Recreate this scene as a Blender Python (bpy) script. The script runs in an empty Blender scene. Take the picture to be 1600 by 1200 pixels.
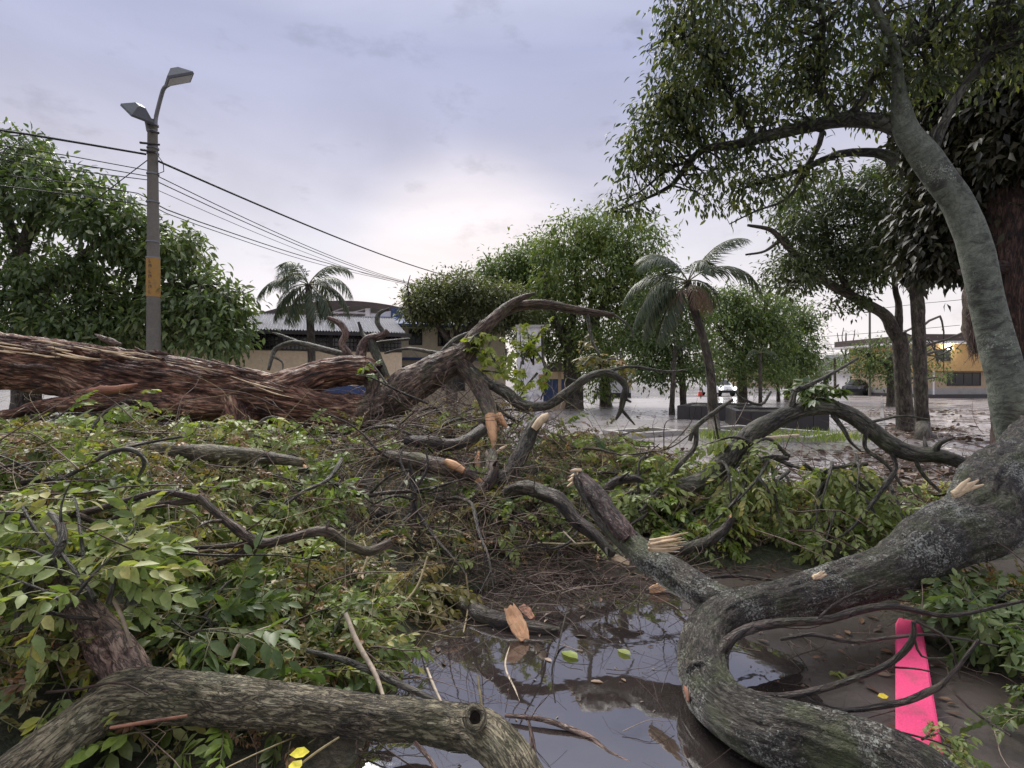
import bpy, math, random
import numpy as np
from mathutils import Vector, Matrix

rng = np.random.default_rng(7)
random.seed(7)
scene = bpy.context.scene
COL = scene.collection
R = math.radians

# ------------------------------------------------------------------ camera
CH, F, CX, HY = 1.6, 880.0, 800.0, 590.0      # eye height, focal length in photo pixels, horizon
cam_d = bpy.data.cameras.new('camera')
cam_d.sensor_width = 36.0
cam_d.lens = 36.0 * F / 1600.0
cam_d.shift_y = -10.0 / 1600.0
cam_d.clip_end = 2000
cam_d.clip_start = 0.05
cam = bpy.data.objects.new('camera', cam_d)
cam.location = (0, 0, CH)
cam.rotation_euler = (R(90), 0, 0)
COL.objects.link(cam)
scene.camera = cam

# ------------------------------------------------------------------ sky, sun, exposure
SUN_EL, SUN_AZ = R(48), R(-20)
world = bpy.data.worlds.new('World')
scene.world = world
world.use_nodes = True
wt = world.node_tree
wt.nodes.clear()


def wn(t, **kw):
    n = wt.nodes.new(t)
    for k, v in kw.items():
        setattr(n, k, v)
    return n


def ramp_set(node, stops):
    cr = node.color_ramp
    while len(cr.elements) > 1:
        cr.elements.remove(cr.elements[-1])
    cr.elements[0].position = stops[0][0]
    cr.elements[0].color = (*stops[0][1], 1)
    for p, c in stops[1:]:
        e = cr.elements.new(p)
        e.color = (*c, 1)


sky = wn('ShaderNodeTexSky', sky_type='NISHITA', sun_disc=False)
sky.sun_elevation = SUN_EL
sky.sun_rotation = SUN_AZ
tc = wn('ShaderNodeTexCoord')
sep = wn('ShaderNodeSeparateXYZ')
wt.links.new(tc.outputs['Generated'], sep.inputs[0])
rmp = wn('ShaderNodeValToRGB')
rmp.color_ramp.interpolation = 'LINEAR'
ramp_set(rmp, [(0.0, (.63, .585, .58)), (.13, (.60, .56, .575)), (.21, (.53, .51, .545)), (.31, (.42, .41, .48)), (.40, (.325, .33, .43)),
               (.50, (.28, .298, .42)), (1.0, (.92, .93, 1.0))])
wt.links.new(sep.outputs['Z'], rmp.inputs[0])
# brightening round the veiled sun
dotn = wn('ShaderNodeVectorMath', operation='DOT_PRODUCT')
wt.links.new(tc.outputs['Generated'], dotn.inputs[0])
gl_el, gl_az = R(9.5), R(-4)
dotn.inputs[1].default_value = (math.sin(gl_az) * math.cos(gl_el), math.cos(gl_az) * math.cos(gl_el), math.sin(gl_el))
glow = wn('ShaderNodeMapRange', interpolation_type='SMOOTHSTEP')
glow.inputs['From Min'].default_value = .968
glow.inputs['From Max'].default_value = 1.0
wt.links.new(dotn.outputs['Value'], glow.inputs['Value'])
gmix = wn('ShaderNodeMix', data_type='RGBA', blend_type='MIX')
gfac = wn('ShaderNodeMath', operation='MULTIPLY')
gfac.inputs[1].default_value = .6
wt.links.new(glow.outputs[0], gfac.inputs[0])
wt.links.new(gfac.outputs[0], gmix.inputs['Factor'])
wt.links.new(rmp.outputs[0], gmix.inputs['A'])
gmix.inputs['B'].default_value = (.74, .655, .62, 1)
# soft cloud structure
mp = wn('ShaderNodeMapping')
mp.inputs['Scale'].default_value = (1.0, 1.0, 2.6)
wt.links.new(tc.outputs['Generated'], mp.inputs[0])
cn = wn('ShaderNodeTexNoise')
cn.inputs['Scale'].default_value = 2.3
cn.inputs['Detail'].default_value = 6
cn.inputs['Roughness'].default_value = .5
cn.inputs['Distortion'].default_value = .6
wt.links.new(mp.outputs[0], cn.inputs['Vector'])
cr = wn('ShaderNodeMapRange')
cr.inputs['From Min'].default_value = .3
cr.inputs['From Max'].default_value = .7
cr.inputs['To Min'].default_value = .87
cr.inputs['To Max'].default_value = 1.10
wt.links.new(cn.outputs[0], cr.inputs['Value'])
cmul = wn('ShaderNodeVectorMath', operation='SCALE')
wt.links.new(gmix.outputs['Result'], cmul.inputs[0])
wt.links.new(cr.outputs[0], cmul.inputs['Scale'])
# small darker scud round the glow
mp2 = wn('ShaderNodeMapping')
mp2.inputs['Scale'].default_value = (1.0, 1.0, 2.2)
mp2.inputs['Location'].default_value = (.37, .1, .23)
wt.links.new(tc.outputs['Generated'], mp2.inputs[0])
cn2 = wn('ShaderNodeTexNoise')
cn2.inputs['Scale'].default_value = 9
cn2.inputs['Detail'].default_value = 7
cn2.inputs['Roughness'].default_value = .6
wt.links.new(mp2.outputs[0], cn2.inputs['Vector'])
cr2 = wn('ShaderNodeMapRange', interpolation_type='SMOOTHSTEP')
cr2.inputs['From Min'].default_value = .54
cr2.inputs['From Max'].default_value = .70
cr2.inputs['To Min'].default_value = 1.0
cr2.inputs['To Max'].default_value = .86
wt.links.new(cn2.outputs[0], cr2.inputs['Value'])
cmul2 = wn('ShaderNodeVectorMath', operation='SCALE')
wt.links.new(cmul.outputs[0], cmul2.inputs[0])
wt.links.new(cr2.outputs[0], cmul2.inputs['Scale'])
x10 = wn('ShaderNodeVectorMath', operation='SCALE')
x10.inputs['Scale'].default_value = 6.05
wt.links.new(cmul2.outputs[0], x10.inputs[0])
smix = wn('ShaderNodeMix', data_type='RGBA')
smix.inputs['Factor'].default_value = .97
wt.links.new(sky.outputs[0], smix.inputs['A'])
wt.links.new(x10.outputs[0], smix.inputs['B'])
bg = wn('ShaderNodeBackground')
bg.inputs['Strength'].default_value = .1
wt.links.new(smix.outputs['Result'], bg.inputs[0])
wo = wn('ShaderNodeOutputWorld')
wt.links.new(bg.outputs[0], wo.inputs[0])

sun_d = bpy.data.lights.new('sun', 'SUN')
sun_d.energy = 1.5
sun_d.angle = R(30)
sun_d.color = (1.0, .95, .88)
sun = bpy.data.objects.new('sun', sun_d)
sdir = Vector((math.sin(SUN_AZ) * math.cos(SUN_EL), math.cos(SUN_AZ) * math.cos(SUN_EL), math.sin(SUN_EL)))
sun.rotation_euler = sdir.to_track_quat('Z', 'Y').to_euler()
sun.location = (0, 0, 30)
COL.objects.link(sun)

vs = scene.view_settings
vs.view_transform = 'Standard'
vs.look = 'None'
vs.exposure = 1.4
vs.gamma = 1
vs.use_curve_mapping = False
scene.render.engine = 'CYCLES'
scene.cycles.max_bounces = 8
scene.cycles.diffuse_bounces = 4


# ------------------------------------------------------------------ small helpers
def W(px, py, d):
    """photo pixel at a distance -> point in the place"""
    return np.array([(px - CX) / F * d, d, CH - (py - HY) / F * d])


def G(px, py, z=0.0):
    """photo pixel -> point on the ground (height z)"""
    return W(px, py, (CH - z) * F / (py - HY))


def _hash(i, j, k, seed):
    n = (i.astype(np.int64) * 374761393 + j.astype(np.int64) * 668265263 + k.astype(np.int64) * 2147483647 + seed * 974711) & 0x7fffffff
    n = ((n ^ (n >> 13)) * 1274126177) & 0x7fffffff
    return ((n ^ (n >> 16)) & 0xffff) / 65535.0


def vnoise(P, seed=0):
    P = np.asarray(P, float)
    i = np.floor(P).astype(np.int64)
    f = P - i
    f = f * f * (3 - 2 * f)
    o = 0
    for a in (0, 1):
        for b in (0, 1):
            for c in (0, 1):
                w = (f[:, 0] if a else 1 - f[:, 0]) * (f[:, 1] if b else 1 - f[:, 1]) * (f[:, 2] if c else 1 - f[:, 2])
                o = o + w * _hash(i[:, 0] + a, i[:, 1] + b, i[:, 2] + c, seed)
    return o


def fbm(P, seed=0, octv=3):
    o, a, s = 0, .5, 0
    P = np.asarray(P, float)
    for k in range(octv):
        o = o + a * vnoise(P, seed + k)
        s += a
        a *= .5
        P = P * 2.03
    return o / s


def unit(v):
    v = np.asarray(v, float)
    return v / (np.linalg.norm(v, axis=-1, keepdims=True) + 1e-12)


# ------------------------------------------------------------------ materials
def new_mat(name):
    m = bpy.data.materials.new(name)
    m.use_nodes = True
    nt = m.node_tree
    for n in list(nt.nodes):
        if n.type != 'OUTPUT_MATERIAL':
            nt.nodes.remove(n)
    out = nt.nodes[0]
    b = nt.nodes.new('ShaderNodeBsdfPrincipled')
    nt.links.new(b.outputs[0], out.inputs[0])
    return m, nt, b, out


def noise_node(nt, vec, scale, detail=5, rough=.6, dist=0):
    n = nt.nodes.new('ShaderNodeTexNoise')
    n.inputs['Scale'].default_value = scale
    n.inputs['Detail'].default_value = detail
    n.inputs['Roughness'].default_value = rough
    n.inputs['Distortion'].default_value = dist
    if vec is not None:
        nt.links.new(vec, n.inputs['Vector'])
    return n


def ramp_node(nt, fac, stops):
    r = nt.nodes.new('ShaderNodeValToRGB')
    ramp_set(r, stops)
    nt.links.new(fac, r.inputs[0])
    return r


def mixc(nt, fac, a, b, blend='MIX'):
    m = nt.nodes.new('ShaderNodeMix')
    m.data_type = 'RGBA'
    m.blend_type = blend
    for s, v in (('Factor', fac), ('A', a), ('B', b)):
        if isinstance(v, (int, float)):
            m.inputs[s].default_value = v
        elif isinstance(v, tuple):
            m.inputs[s].default_value = (*v, 1)
        else:
            nt.links.new(v, m.inputs[s])
    return m.outputs['Result']


def bump(nt, b, h, strength, dist=.02):
    n = nt.nodes.new('ShaderNodeBump')
    n.inputs['Strength'].default_value = strength
    n.inputs['Distance'].default_value = dist
    nt.links.new(h, n.inputs['Height'])
    nt.links.new(n.outputs[0], b.inputs['Normal'])
    return n


def mrange(nt, v, a, b, c, d):
    n = nt.nodes.new('ShaderNodeMapRange')
    for i, x in enumerate((a, b, c, d)):
        n.inputs[i + 1].default_value = x
    nt.links.new(v, n.inputs[0])
    return n.outputs[0]


def bark_mat(name, stops, scale=(14, 3.5), lichen=0., lichen_col=(.42, .43, .38), moss=0., rough=.6, bstr=.9, crack=.75):
    m, nt, b, out = new_mat(name)
    uv = nt.nodes.new('ShaderNodeTexCoord')
    mpn = nt.nodes.new('ShaderNodeMapping')
    mpn.inputs['Scale'].default_value = (scale[0], scale[1], 1)
    nt.links.new(uv.outputs['UV'], mpn.inputs[0])
    n1 = noise_node(nt, mpn.outputs[0], 1.6, 7, .68, .7)
    n2 = noise_node(nt, uv.outputs['Object'], 2.2, 4, .55)
    f = nt.nodes.new('ShaderNodeMath')
    f.operation = 'MULTIPLY_ADD'
    nt.links.new(n2.outputs[0], f.inputs[0])
    f.inputs[1].default_value = .55
    f2 = nt.nodes.new('ShaderNodeMath')
    f2.operation = 'MULTIPLY_ADD'
    nt.links.new(n1.outputs[0], f2.inputs[0])
    f2.inputs[1].default_value = 1.0
    f2.inputs[2].default_value = -.28
    nt.links.new(f2.outputs[0], f.inputs[2])
    fx = nt.nodes.new('ShaderNodeMath')
    fx.operation = 'MULTIPLY_ADD'
    nt.links.new(f.outputs[0], fx.inputs[0])
    fx.inputs[1].default_value = 2.0
    fx.inputs[2].default_value = -.5
    c = ramp_node(nt, fx.outputs[0], stops).outputs[0]
    mp3 = nt.nodes.new('ShaderNodeMapping')
    mp3.inputs['Scale'].default_value = (scale[0] * 1.5, scale[1] * .8, 1)
    nt.links.new(uv.outputs['UV'], mp3.inputs[0])
    n6 = noise_node(nt, mp3.outputs[0], 1.5, 4, .6, 1.2)
    sb = nt.nodes.new('ShaderNodeMath')
    sb.operation = 'SUBTRACT'
    nt.links.new(n6.outputs[0], sb.inputs[0])
    sb.inputs[1].default_value = .5
    ab = nt.nodes.new('ShaderNodeMath')
    ab.operation = 'ABSOLUTE'
    nt.links.new(sb.outputs[0], ab.inputs[0])
    ck = mrange(nt, ab.outputs[0], .0, .07, 1 - crack, 1)
    cv = nt.nodes.new('ShaderNodeVectorMath')
    cv.operation = 'SCALE'
    nt.links.new(c, cv.inputs[0])
    nt.links.new(ck, cv.inputs['Scale'])
    c = cv.outputs[0]
    if lichen > 0:
        n3 = noise_node(nt, uv.outputs['Object'], 75, 5, .75)
        n4 = noise_node(nt, uv.outputs['Object'], 3.4, 4, .6)
        s = nt.nodes.new('ShaderNodeMath')
        s.operation = 'MULTIPLY'
        nt.links.new(n3.outputs[0], s.inputs[0])
        nt.links.new(n4.outputs[0], s.inputs[1])
        l = mrange(nt, s.outputs[0], .385 - .09 * lichen, .42 - .09 * lichen, 0, .85)
        c = mixc(nt, l, c, lichen_col)
    if moss > 0:
        n5 = noise_node(nt, uv.outputs['Object'], 4.2, 4, .6)
        l = mrange(nt, n5.outputs[0], .5, .66, 0, moss)
        c = mixc(nt, l, c, (.085, .105, .035))
    nt.links.new(c, b.inputs['Base Color'])
    b.inputs['Roughness'].default_value = rough
    hs = nt.nodes.new('ShaderNodeMath')
    hs.operation = 'MULTIPLY_ADD'
    nt.links.new(ck, hs.inputs[0])
    hs.inputs[1].default_value = .5
    nt.links.new(n1.outputs[0], hs.inputs[2])
    bump(nt, b, hs.outputs[0], bstr, .035)
    return m


def leaf_mat(name, stops, back=1.5, rough=.46, trans=.28, spec=.5):
    g = 1.45 if 'crown' in name or 'broad' in name or 'palm' in name else 1.75
    hue = (1.08, .97, 1.02) if g == 1.45 else (1.13, .98, .8)
    stops = [(p, tuple(v * g * h for v, h in zip(c, hue))) for p, c in stops]
    m, nt, b, out = new_mat(name)
    at = nt.nodes.new('ShaderNodeAttribute')
    at.attribute_name = 'rnd'
    oi = nt.nodes.new('ShaderNodeObjectInfo')
    ad = nt.nodes.new('ShaderNodeMath')
    ad.operation = 'ADD'
    nt.links.new(at.outputs['Fac'], ad.inputs[0])
    nt.links.new(oi.outputs['Random'], ad.inputs[1])
    fr = nt.nodes.new('ShaderNodeMath')
    fr.operation = 'FRACT'
    nt.links.new(ad.outputs[0], fr.inputs[0])
    c = ramp_node(nt, fr.outputs[0], stops).outputs[0]
    geo = nt.nodes.new('ShaderNodeNewGeometry')
    n = noise_node(nt, geo.outputs['Position'], 60, 3)
    v = mrange(nt, n.outputs[0], .3, .7, .82, 1.18)
    vm = nt.nodes.new('ShaderNodeVectorMath')
    vm.operation = 'SCALE'
    nt.links.new(c, vm.inputs[0])
    nt.links.new(v, vm.inputs['Scale'])
    vb = nt.nodes.new('ShaderNodeVectorMath')
    vb.operation = 'MULTIPLY_ADD'
    nt.links.new(vm.outputs[0], vb.inputs[0])
    vb.inputs[1].default_value = (back,) * 3
    vb.inputs[2].default_value = (.02, .024, .016)
    c2 = mixc(nt, geo.outputs['Backfacing'], vm.outputs[0], vb.outputs[0])
    nt.links.new(c2, b.inputs['Base Color'])
    b.inputs['Roughness'].default_value = rough
    b.inputs['Specular IOR Level'].default_value = spec
    tr = nt.nodes.new('ShaderNodeBsdfTranslucent')
    tcx = mixc(nt, 1.0, c2, (1.25, 1.35, .55), 'MULTIPLY')
    nt.links.new(tcx, tr.inputs[0])
    mx = nt.nodes.new('ShaderNodeMixShader')
    mx.inputs[0].default_value = trans
    nt.links.new(b.outputs[0], mx.inputs[1])
    nt.links.new(tr.outputs[0], mx.inputs[2])
    nt.links.new(mx.outputs[0], out.inputs[0])
    return m


def twig_mat(name, stops, rough=.6):
    m, nt, b, out = new_mat(name)
    at = nt.nodes.new('ShaderNodeAttribute')
    at.attribute_name = 'rnd'
    oi = nt.nodes.new('ShaderNodeObjectInfo')
    ad = nt.nodes.new('ShaderNodeMath')
    nt.links.new(at.outputs['Fac'], ad.inputs[0])
    nt.links.new(oi.outputs['Random'], ad.inputs[1])
    fr = nt.nodes.new('ShaderNodeMath')
    fr.operation = 'FRACT'
    nt.links.new(ad.outputs[0], fr.inputs[0])
    geo = nt.nodes.new('ShaderNodeNewGeometry')
    n = noise_node(nt, geo.outputs['Position'], 35, 4)
    c = ramp_node(nt, fr.outputs[0], stops).outputs[0]
    v = mrange(nt, n.outputs[0], .3, .7, .65, 1.35)
    vm = nt.nodes.new('ShaderNodeVectorMath')
    vm.operation = 'SCALE'
    nt.links.new(c, vm.inputs[0])
    nt.links.new(v, vm.inputs['Scale'])
    nt.links.new(vm.outputs[0], b.inputs['Base Color'])
    b.inputs['Roughness'].default_value = rough
    return m


def paint_mat(name, col, dirt=(.12, .1, .08), amount=.5, scale=1.3, rough=.7, spec=.4, metal=0., bstr=.15):
    m, nt, b, out = new_mat(name)
    t = nt.nodes.new('ShaderNodeTexCoord')
    n = noise_node(nt, t.outputs['Object'], scale, 7, .65, .4)
    n2 = noise_node(nt, t.outputs['Object'], scale * 14, 4, .6)
    l = mrange(nt, n.outputs[0], .48, .78, 0, amount)
    c = mixc(nt, l, col, dirt)
    v = mrange(nt, n2.outputs[0], .3, .7, .88, 1.1)
    vm = nt.nodes.new('ShaderNodeVectorMath')
    vm.operation = 'SCALE'
    nt.links.new(c, vm.inputs[0])
    nt.links.new(v, vm.inputs['Scale'])
    nt.links.new(vm.outputs[0], b.inputs['Base Color'])
    b.inputs['Roughness'].default_value = rough
    b.inputs['Specular IOR Level'].default_value = spec
    b.inputs['Metallic'].default_value = metal
    if bstr:
        bump(nt, b, n2.outputs[0], bstr, .01)
    return m


def emit_mat(name, col, s):
    m, nt, b, out = new_mat(name)
    b.inputs['Base Color'].default_value = (.8, .8, .8, 1)
    b.inputs['Emission Color'].default_value = (*col, 1)
    b.inputs['Emission Strength'].default_value = s
    return m


def wood_mat(name, a, bb, scale=(30, 3)):
    m, nt, b, out = new_mat(name)
    uv = nt.nodes.new('ShaderNodeTexCoord')
    mpn = nt.nodes.new('ShaderNodeMapping')
    mpn.inputs['Scale'].default_value = (scale[0], scale[1], 1)
    nt.links.new(uv.outputs['UV'], mpn.inputs[0])
    n = noise_node(nt, mpn.outputs[0], 2.2, 6, .7, .5)
    n2 = noise_node(nt, uv.outputs['Object'], 9, 4)
    c = ramp_node(nt, n.outputs[0], [(.25, bb), (.6, a)]).outputs[0]
    c = mixc(nt, mrange(nt, n2.outputs[0], .5, .75, 0, .7), c, tuple(x * .45 for x in bb))
    nt.links.new(c, b.inputs['Base Color'])
    b.inputs['Roughness'].default_value = .65
    bump(nt, b, n.outputs[0], .8, .01)
    return m


def wet_mat(name, c1, c2, dry, wet, pscale, bs=.35, wetcol=(.03, .025, .022), spec=.6, fine=30):
    """wet ground: rough earth or asphalt with sheets of standing water between"""
    m, nt, b, out = new_mat(name)
    geo = nt.nodes.new('ShaderNodeNewGeometry')
    n1 = noise_node(nt, geo.outputs['Position'], .35 * pscale, 6, .62, .5)
    n2 = noise_node(nt, geo.outputs['Position'], fine, 5, .7)
    n3 = noise_node(nt, geo.outputs['Position'], 2.5 * pscale, 5, .65)
    c = mixc(nt, mrange(nt, n3.outputs[0], .35, .65, 0, 1), c1, c2)
    c = mixc(nt, mrange(nt, n2.outputs[0], .4, .7, 0, .5), c, tuple(x * .5 for x in c1))
    p = mrange(nt, n1.outputs[0], .42, .62, 0, 1)
    c = mixc(nt, p, c, wetcol)
    nt.links.new(c, b.inputs['Base Color'])
    nt.links.new(mrange(nt, p, 0, 1, dry, wet), b.inputs['Roughness'])
    b.inputs['Specular IOR Level'].default_value = spec
    bn = bump(nt, b, n2.outputs[0], bs, .02)
    nt.links.new(mrange(nt, p, 0, 1, bs, .03), bn.inputs['Strength'])
    return m


M = {}
M['bark_red'] = bark_mat('stripped_red_bark', [(.18, (.035, .016, .012)), (.4, (.17, .074, .046)), (.6, (.33, .165, .1)), (.8, (.55, .36, .24))],
                         (15, 2.2), rough=.5, bstr=1.0)
M['bark_brown'] = bark_mat('brown_bark', [(.2, (.03, .018, .014)), (.5, (.11, .07, .048)), (.8, (.24, .17, .12))], (17, 4), moss=.5, rough=.55)
M['bark_fork'] = bark_mat('furrowed_brown_bark', [(.2, (.035, .022, .016)), (.5, (.15, .095, .065)), (.8, (.34, .24, .17))], (20, 4), moss=.35, rough=.55, bstr=1.0)
M['bark_rust'] = bark_mat('rusty_fibrous_bark', [(.2, (.022, .011, .009)), (.5, (.07, .036, .026)), (.8, (.13, .072, .052))], (16, 3), rough=.8, bstr=1.0)
M['bark_maroon'] = bark_mat('dark_maroon_bark', [(.2, (.016, .008, .008)), (.5, (.075, .035, .03)), (.8, (.17, .095, .08))], (20, 8), rough=.5)
M['bark_olive'] = bark_mat('olive_bark', [(.2, (.045, .034, .022)), (.42, (.18, .148, .088)), (.6, (.28, .235, .145)), (.85, (.45, .39, .26))],
                           (24, 9), moss=.35, rough=.55, bstr=1.0)
M['bark_lichen'] = bark_mat('dark_bark_with_lichen', [(.2, (.018, .015, .012)), (.5, (.075, .062, .048)), (.8, (.17, .145, .11))],
                            (24, 13), lichen=1.0, moss=.7, rough=.5, bstr=1.0)
M['bark_grey'] = bark_mat('grey_green_bark', [(.2, (.05, .05, .042)), (.4, (.11, .125, .095)), (.8, (.19, .21, .165))], (4, 9), crack=.35, lichen=.35,
                          lichen_col=(.34, .37, .31), rough=.75, bstr=.35)
M['bark_branch'] = bark_mat('weathered_branch_bark', [(.2, (.035, .03, .024)), (.5, (.125, .112, .085)), (.8, (.24, .22, .17))], (16, 5), moss=.4, rough=.6)
M['bark_dark'] = bark_mat('wet_dark_bark', [(.2, (.014, .01, .009)), (.5, (.055, .038, .031)), (.8, (.13, .095, .075))], (18, 5), moss=.3, rough=.5)
M['bark_limb_shaded'] = bark_mat('shade_dark_limb_bark', [(.2, (.03, .027, .022)), (.5, (.085, .08, .064)), (.8, (.16, .155, .125))], (8, 5), moss=.3, rough=.7)  # darker than the branch bark: limb shade put into the colour
M['bark_far'] = bark_mat('tree_bark', [(.2, (.03, .024, .02)), (.5, (.09, .072, .055)), (.8, (.17, .14, .11))], (6, 2.5), moss=.3, rough=.75)
M['bark_pink'] = bark_mat('skinned_pink_bark', [(.25, (.09, .05, .04)), (.5, (.27, .17, .13)), (.8, (.45, .33, .26))], (20, 7), rough=.55)
M['wood_orange'] = wood_mat('fresh_orange_wood', (.8, .47, .25), (.6, .29, .14))
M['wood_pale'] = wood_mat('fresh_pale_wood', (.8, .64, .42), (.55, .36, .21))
M['wood_red'] = wood_mat('torn_red_wood', (.36, .16, .09), (.13, .05, .033))
M['leaf_pale'] = leaf_mat('pale_fallen_leaf', [(0, (.055, .09, .028)), (.35, (.10, .145, .05)), (.7, (.13, .175, .068)), (.9, (.16, .185, .08)), (1, (.17, .17, .05))], back=1.5, rough=.5)
M['leaf_fresh'] = leaf_mat('fresh_green_leaf', [(0, (.05, .085, .02)), (.5, (.085, .14, .03)), (.85, (.12, .175, .04)), (1, (.2, .22, .03))], back=1.35)
M['leaf_lime'] = leaf_mat('lime_green_leaf', [(0, (.09, .13, .025)), (.5, (.13, .18, .035)), (1, (.19, .22, .05))], back=1.2, trans=.4)
M['leaf_dark'] = leaf_mat('dark_green_leaf', [(0, (.025, .048, .016)), (.5, (.045, .078, .026)), (1, (.075, .105, .038))], back=1.5)
M['leaf_olive'] = leaf_mat('olive_wilted_leaf', [(0, (.05, .052, .02)), (.4, (.085, .09, .034)), (.75, (.12, .115, .045)), (1, (.15, .11, .05))], back=1.3)
M['leaf_brown'] = leaf_mat('brown_dead_leaf', [(0, (.05, .03, .02)), (.5, (.1, .062, .038)), (1, (.19, .125, .075))], back=1.2, trans=.12)
M['leaf_sodden'] = leaf_mat('sodden_brown_leaf', [(0, (.018, .012, .009)), (.6, (.04, .025, .018)), (1, (.085, .055, .036))], back=1.2, trans=.05)
M['leaf_yellow'] = leaf_mat('yellow_leaf', [(0, (.42, .42, .03)), (1, (.5, .46, .06))], back=1.1)
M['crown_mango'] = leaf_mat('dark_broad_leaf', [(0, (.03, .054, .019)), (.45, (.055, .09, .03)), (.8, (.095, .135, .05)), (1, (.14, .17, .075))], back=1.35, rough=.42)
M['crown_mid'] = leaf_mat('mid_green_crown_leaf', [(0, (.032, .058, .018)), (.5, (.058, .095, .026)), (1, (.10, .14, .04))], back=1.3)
M['crown_bright'] = leaf_mat('yellow_green_crown_leaf', [(0, (.045, .08, .02)), (.5, (.08, .125, .028)), (1, (.125, .165, .04))], back=1.2)
M['crown_dark'] = leaf_mat('dark_crown_leaf', [(0, (.02, .034, .014)), (.6, (.036, .056, .022)), (1, (.06, .08, .03))], back=1.4)
M['crown_lean'] = leaf_mat('leaning_crown_leaf', [(0, (.02, .034, .014)), (.45, (.036, .055, .02)), (.8, (.06, .085, .024)), (1, (.11, .125, .03))], back=1.3)
M['crown_shaded'] = leaf_mat('shade_dark_crown_leaf', [(0, (.010, .012, .007)), (.6, (.018, .02, .011)), (1, (.034, .034, .018))], back=1.2, trans=.1, spec=.25)  # near-black leaf colour carries the shade of the dense crown
M['crown_umbrella'] = leaf_mat('feathery_crown_leaf', [(0, (.04, .055, .022)), (.6, (.065, .085, .034)), (1, (.095, .105, .042))], back=1.3)
M['palm'] = leaf_mat('palm_leaf', [(0, (.022, .038, .017)), (.6, (.036, .056, .024)), (1, (.06, .08, .038))], back=1.3, trans=.15)
M['palm_dead'] = leaf_mat('dead_palm_leaf', [(0, (.07, .042, .028)), (1, (.15, .1, .065))], trans=.1)
M['stalk'] = twig_mat('green_leaf_stalk', [(0, (.11, .12, .05)), (1, (.19, .17, .09))])
M['twig'] = twig_mat('brown_twig', [(0, (.04, .022, .016)), (.5, (.1, .062, .045)), (.85, (.17, .115, .085)), (1, (.28, .22, .17))])
M['twig_pale'] = twig_mat('pale_stick_bark', [(0, (.28, .21, .15)), (1, (.45, .37, .27))])
M['straw'] = twig_mat('straw_coloured_stalk', [(0, (.22, .17, .08)), (1, (.36, .3, .16))])
M['hole'] = paint_mat('dark_hollow', (.025, .016, .012), (.01, .008, .006), .6, 9, .9)  # near-black colour inside the knots and the broken stub end
M['ground'] = wet_mat('wet_muddy_ground', (.07, .056, .047), (.1, .08, .068), .38, .08, .8, .3, spec=.8)
M['road'] = wet_mat('wet_asphalt', (.3, .27, .263), (.39, .355, .345), .34, .16, .55, .1, wetcol=(.22, .2, .195), spec=1.0, fine=60)
M['pavement'] = wet_mat('silty_wet_pavement', (.32, .28, .26), (.46, .41, .385), .42, .18, 1.6, .2, wetcol=(.13, .11, .1), spec=.8, fine=40)
M['kerb'] = paint_mat('weathered_concrete', (.38, .36, .34), (.12, .1, .08), .6, 2, .6)
M['kerbdark'] = paint_mat('stained_concrete', (.2, .185, .175), (.08, .07, .06), .7, 2, .6)
M['block'] = paint_mat('dark_wet_stone', (.045, .042, .042), (.02, .018, .016), .6, 2.5, .45)
M['cream'] = paint_mat('cream_wall_paint', (.74, .59, .4), (.36, .28, .19), .35, .7)
M['cream2'] = paint_mat('pale_cream_wall_paint', (.72, .62, .45), (.36, .3, .22), .4, .6)
M['blue'] = paint_mat('blue_wall_paint', (.055, .085, .2), (.04, .04, .05), .5, .9)
M['bluebright'] = paint_mat('blue_tarpaulin', (.1, .34, .72), (.1, .2, .35), .3, 1)
M['white'] = paint_mat('white_wall_paint', (.72, .7, .7), (.35, .32, .3), .4, .8)
M['mottled'] = paint_mat('peeling_whitewash', (.68, .66, .67), (.15, .13, .12), .95, 3.2, .8)
M['orange'] = paint_mat('orange_wall_paint', (.56, .36, .15), (.3, .18, .08), .4, .6)
M['tan'] = paint_mat('tan_wall_paint', (.5, .38, .25), (.22, .17, .12), .4, .6)
M['darkwin'] = paint_mat('dark_glass_and_interior', (.012, .012, .015), (.02, .02, .02), .3, 1, .12, .5, bstr=0)
M['iron'] = paint_mat('dark_iron', (.03, .027, .027), (.06, .03, .02), .4, 4, .5)
M['roofgrey'] = paint_mat('grey_corrugated_sheet', (.2, .2, .215), (.08, .075, .07), .7, .9, .45)
M['roofbrown'] = paint_mat('brown_fascia', (.085, .06, .055), (.04, .03, .028), .5, .8, .6)
M['pole'] = paint_mat('pole_concrete', (.16, .148, .125), (.07, .065, .048), .8, 1.1, .8)
M['steel'] = paint_mat('galvanised_steel', (.2, .205, .22), (.1, .095, .09), .5, 3, .45, metal=.3)
M['lamp'] = paint_mat('grey_lamp_housing', (.085, .09, .1), (.05, .05, .05), .5, 4, .5)
M['lens'] = paint_mat('lamp_lens', (.22, .21, .22), (.1, .1, .1), .4, 6, .2)
M['yellow'] = paint_mat('yellow_band_paint', (.36, .2, .05), (.17, .13, .07), .8, 6)
M['black'] = paint_mat('black_rubber', (.012, .012, .013), (.03, .028, .025), .3, 3, .55)
M['pink'] = paint_mat('pink_paint', (.8, .065, .2), (.3, .09, .11), .9, 7, .55, bstr=.6)
M['cone'] = paint_mat('orange_cone_plastic', (.75, .07, .04), (.4, .05, .04), .3, 5, .5)
M['car_white'] = paint_mat('white_car_paint', (.7, .7, .71), (.4, .38, .36), .3, 1, .25)
M['car_silver'] = paint_mat('silver_car_paint', (.42, .43, .45), (.25, .24, .23), .3, 1, .25, metal=.3)
M['car_dark'] = paint_mat('black_car_paint', (.02, .02, .023), (.04, .04, .04), .3, 1, .2)
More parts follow.
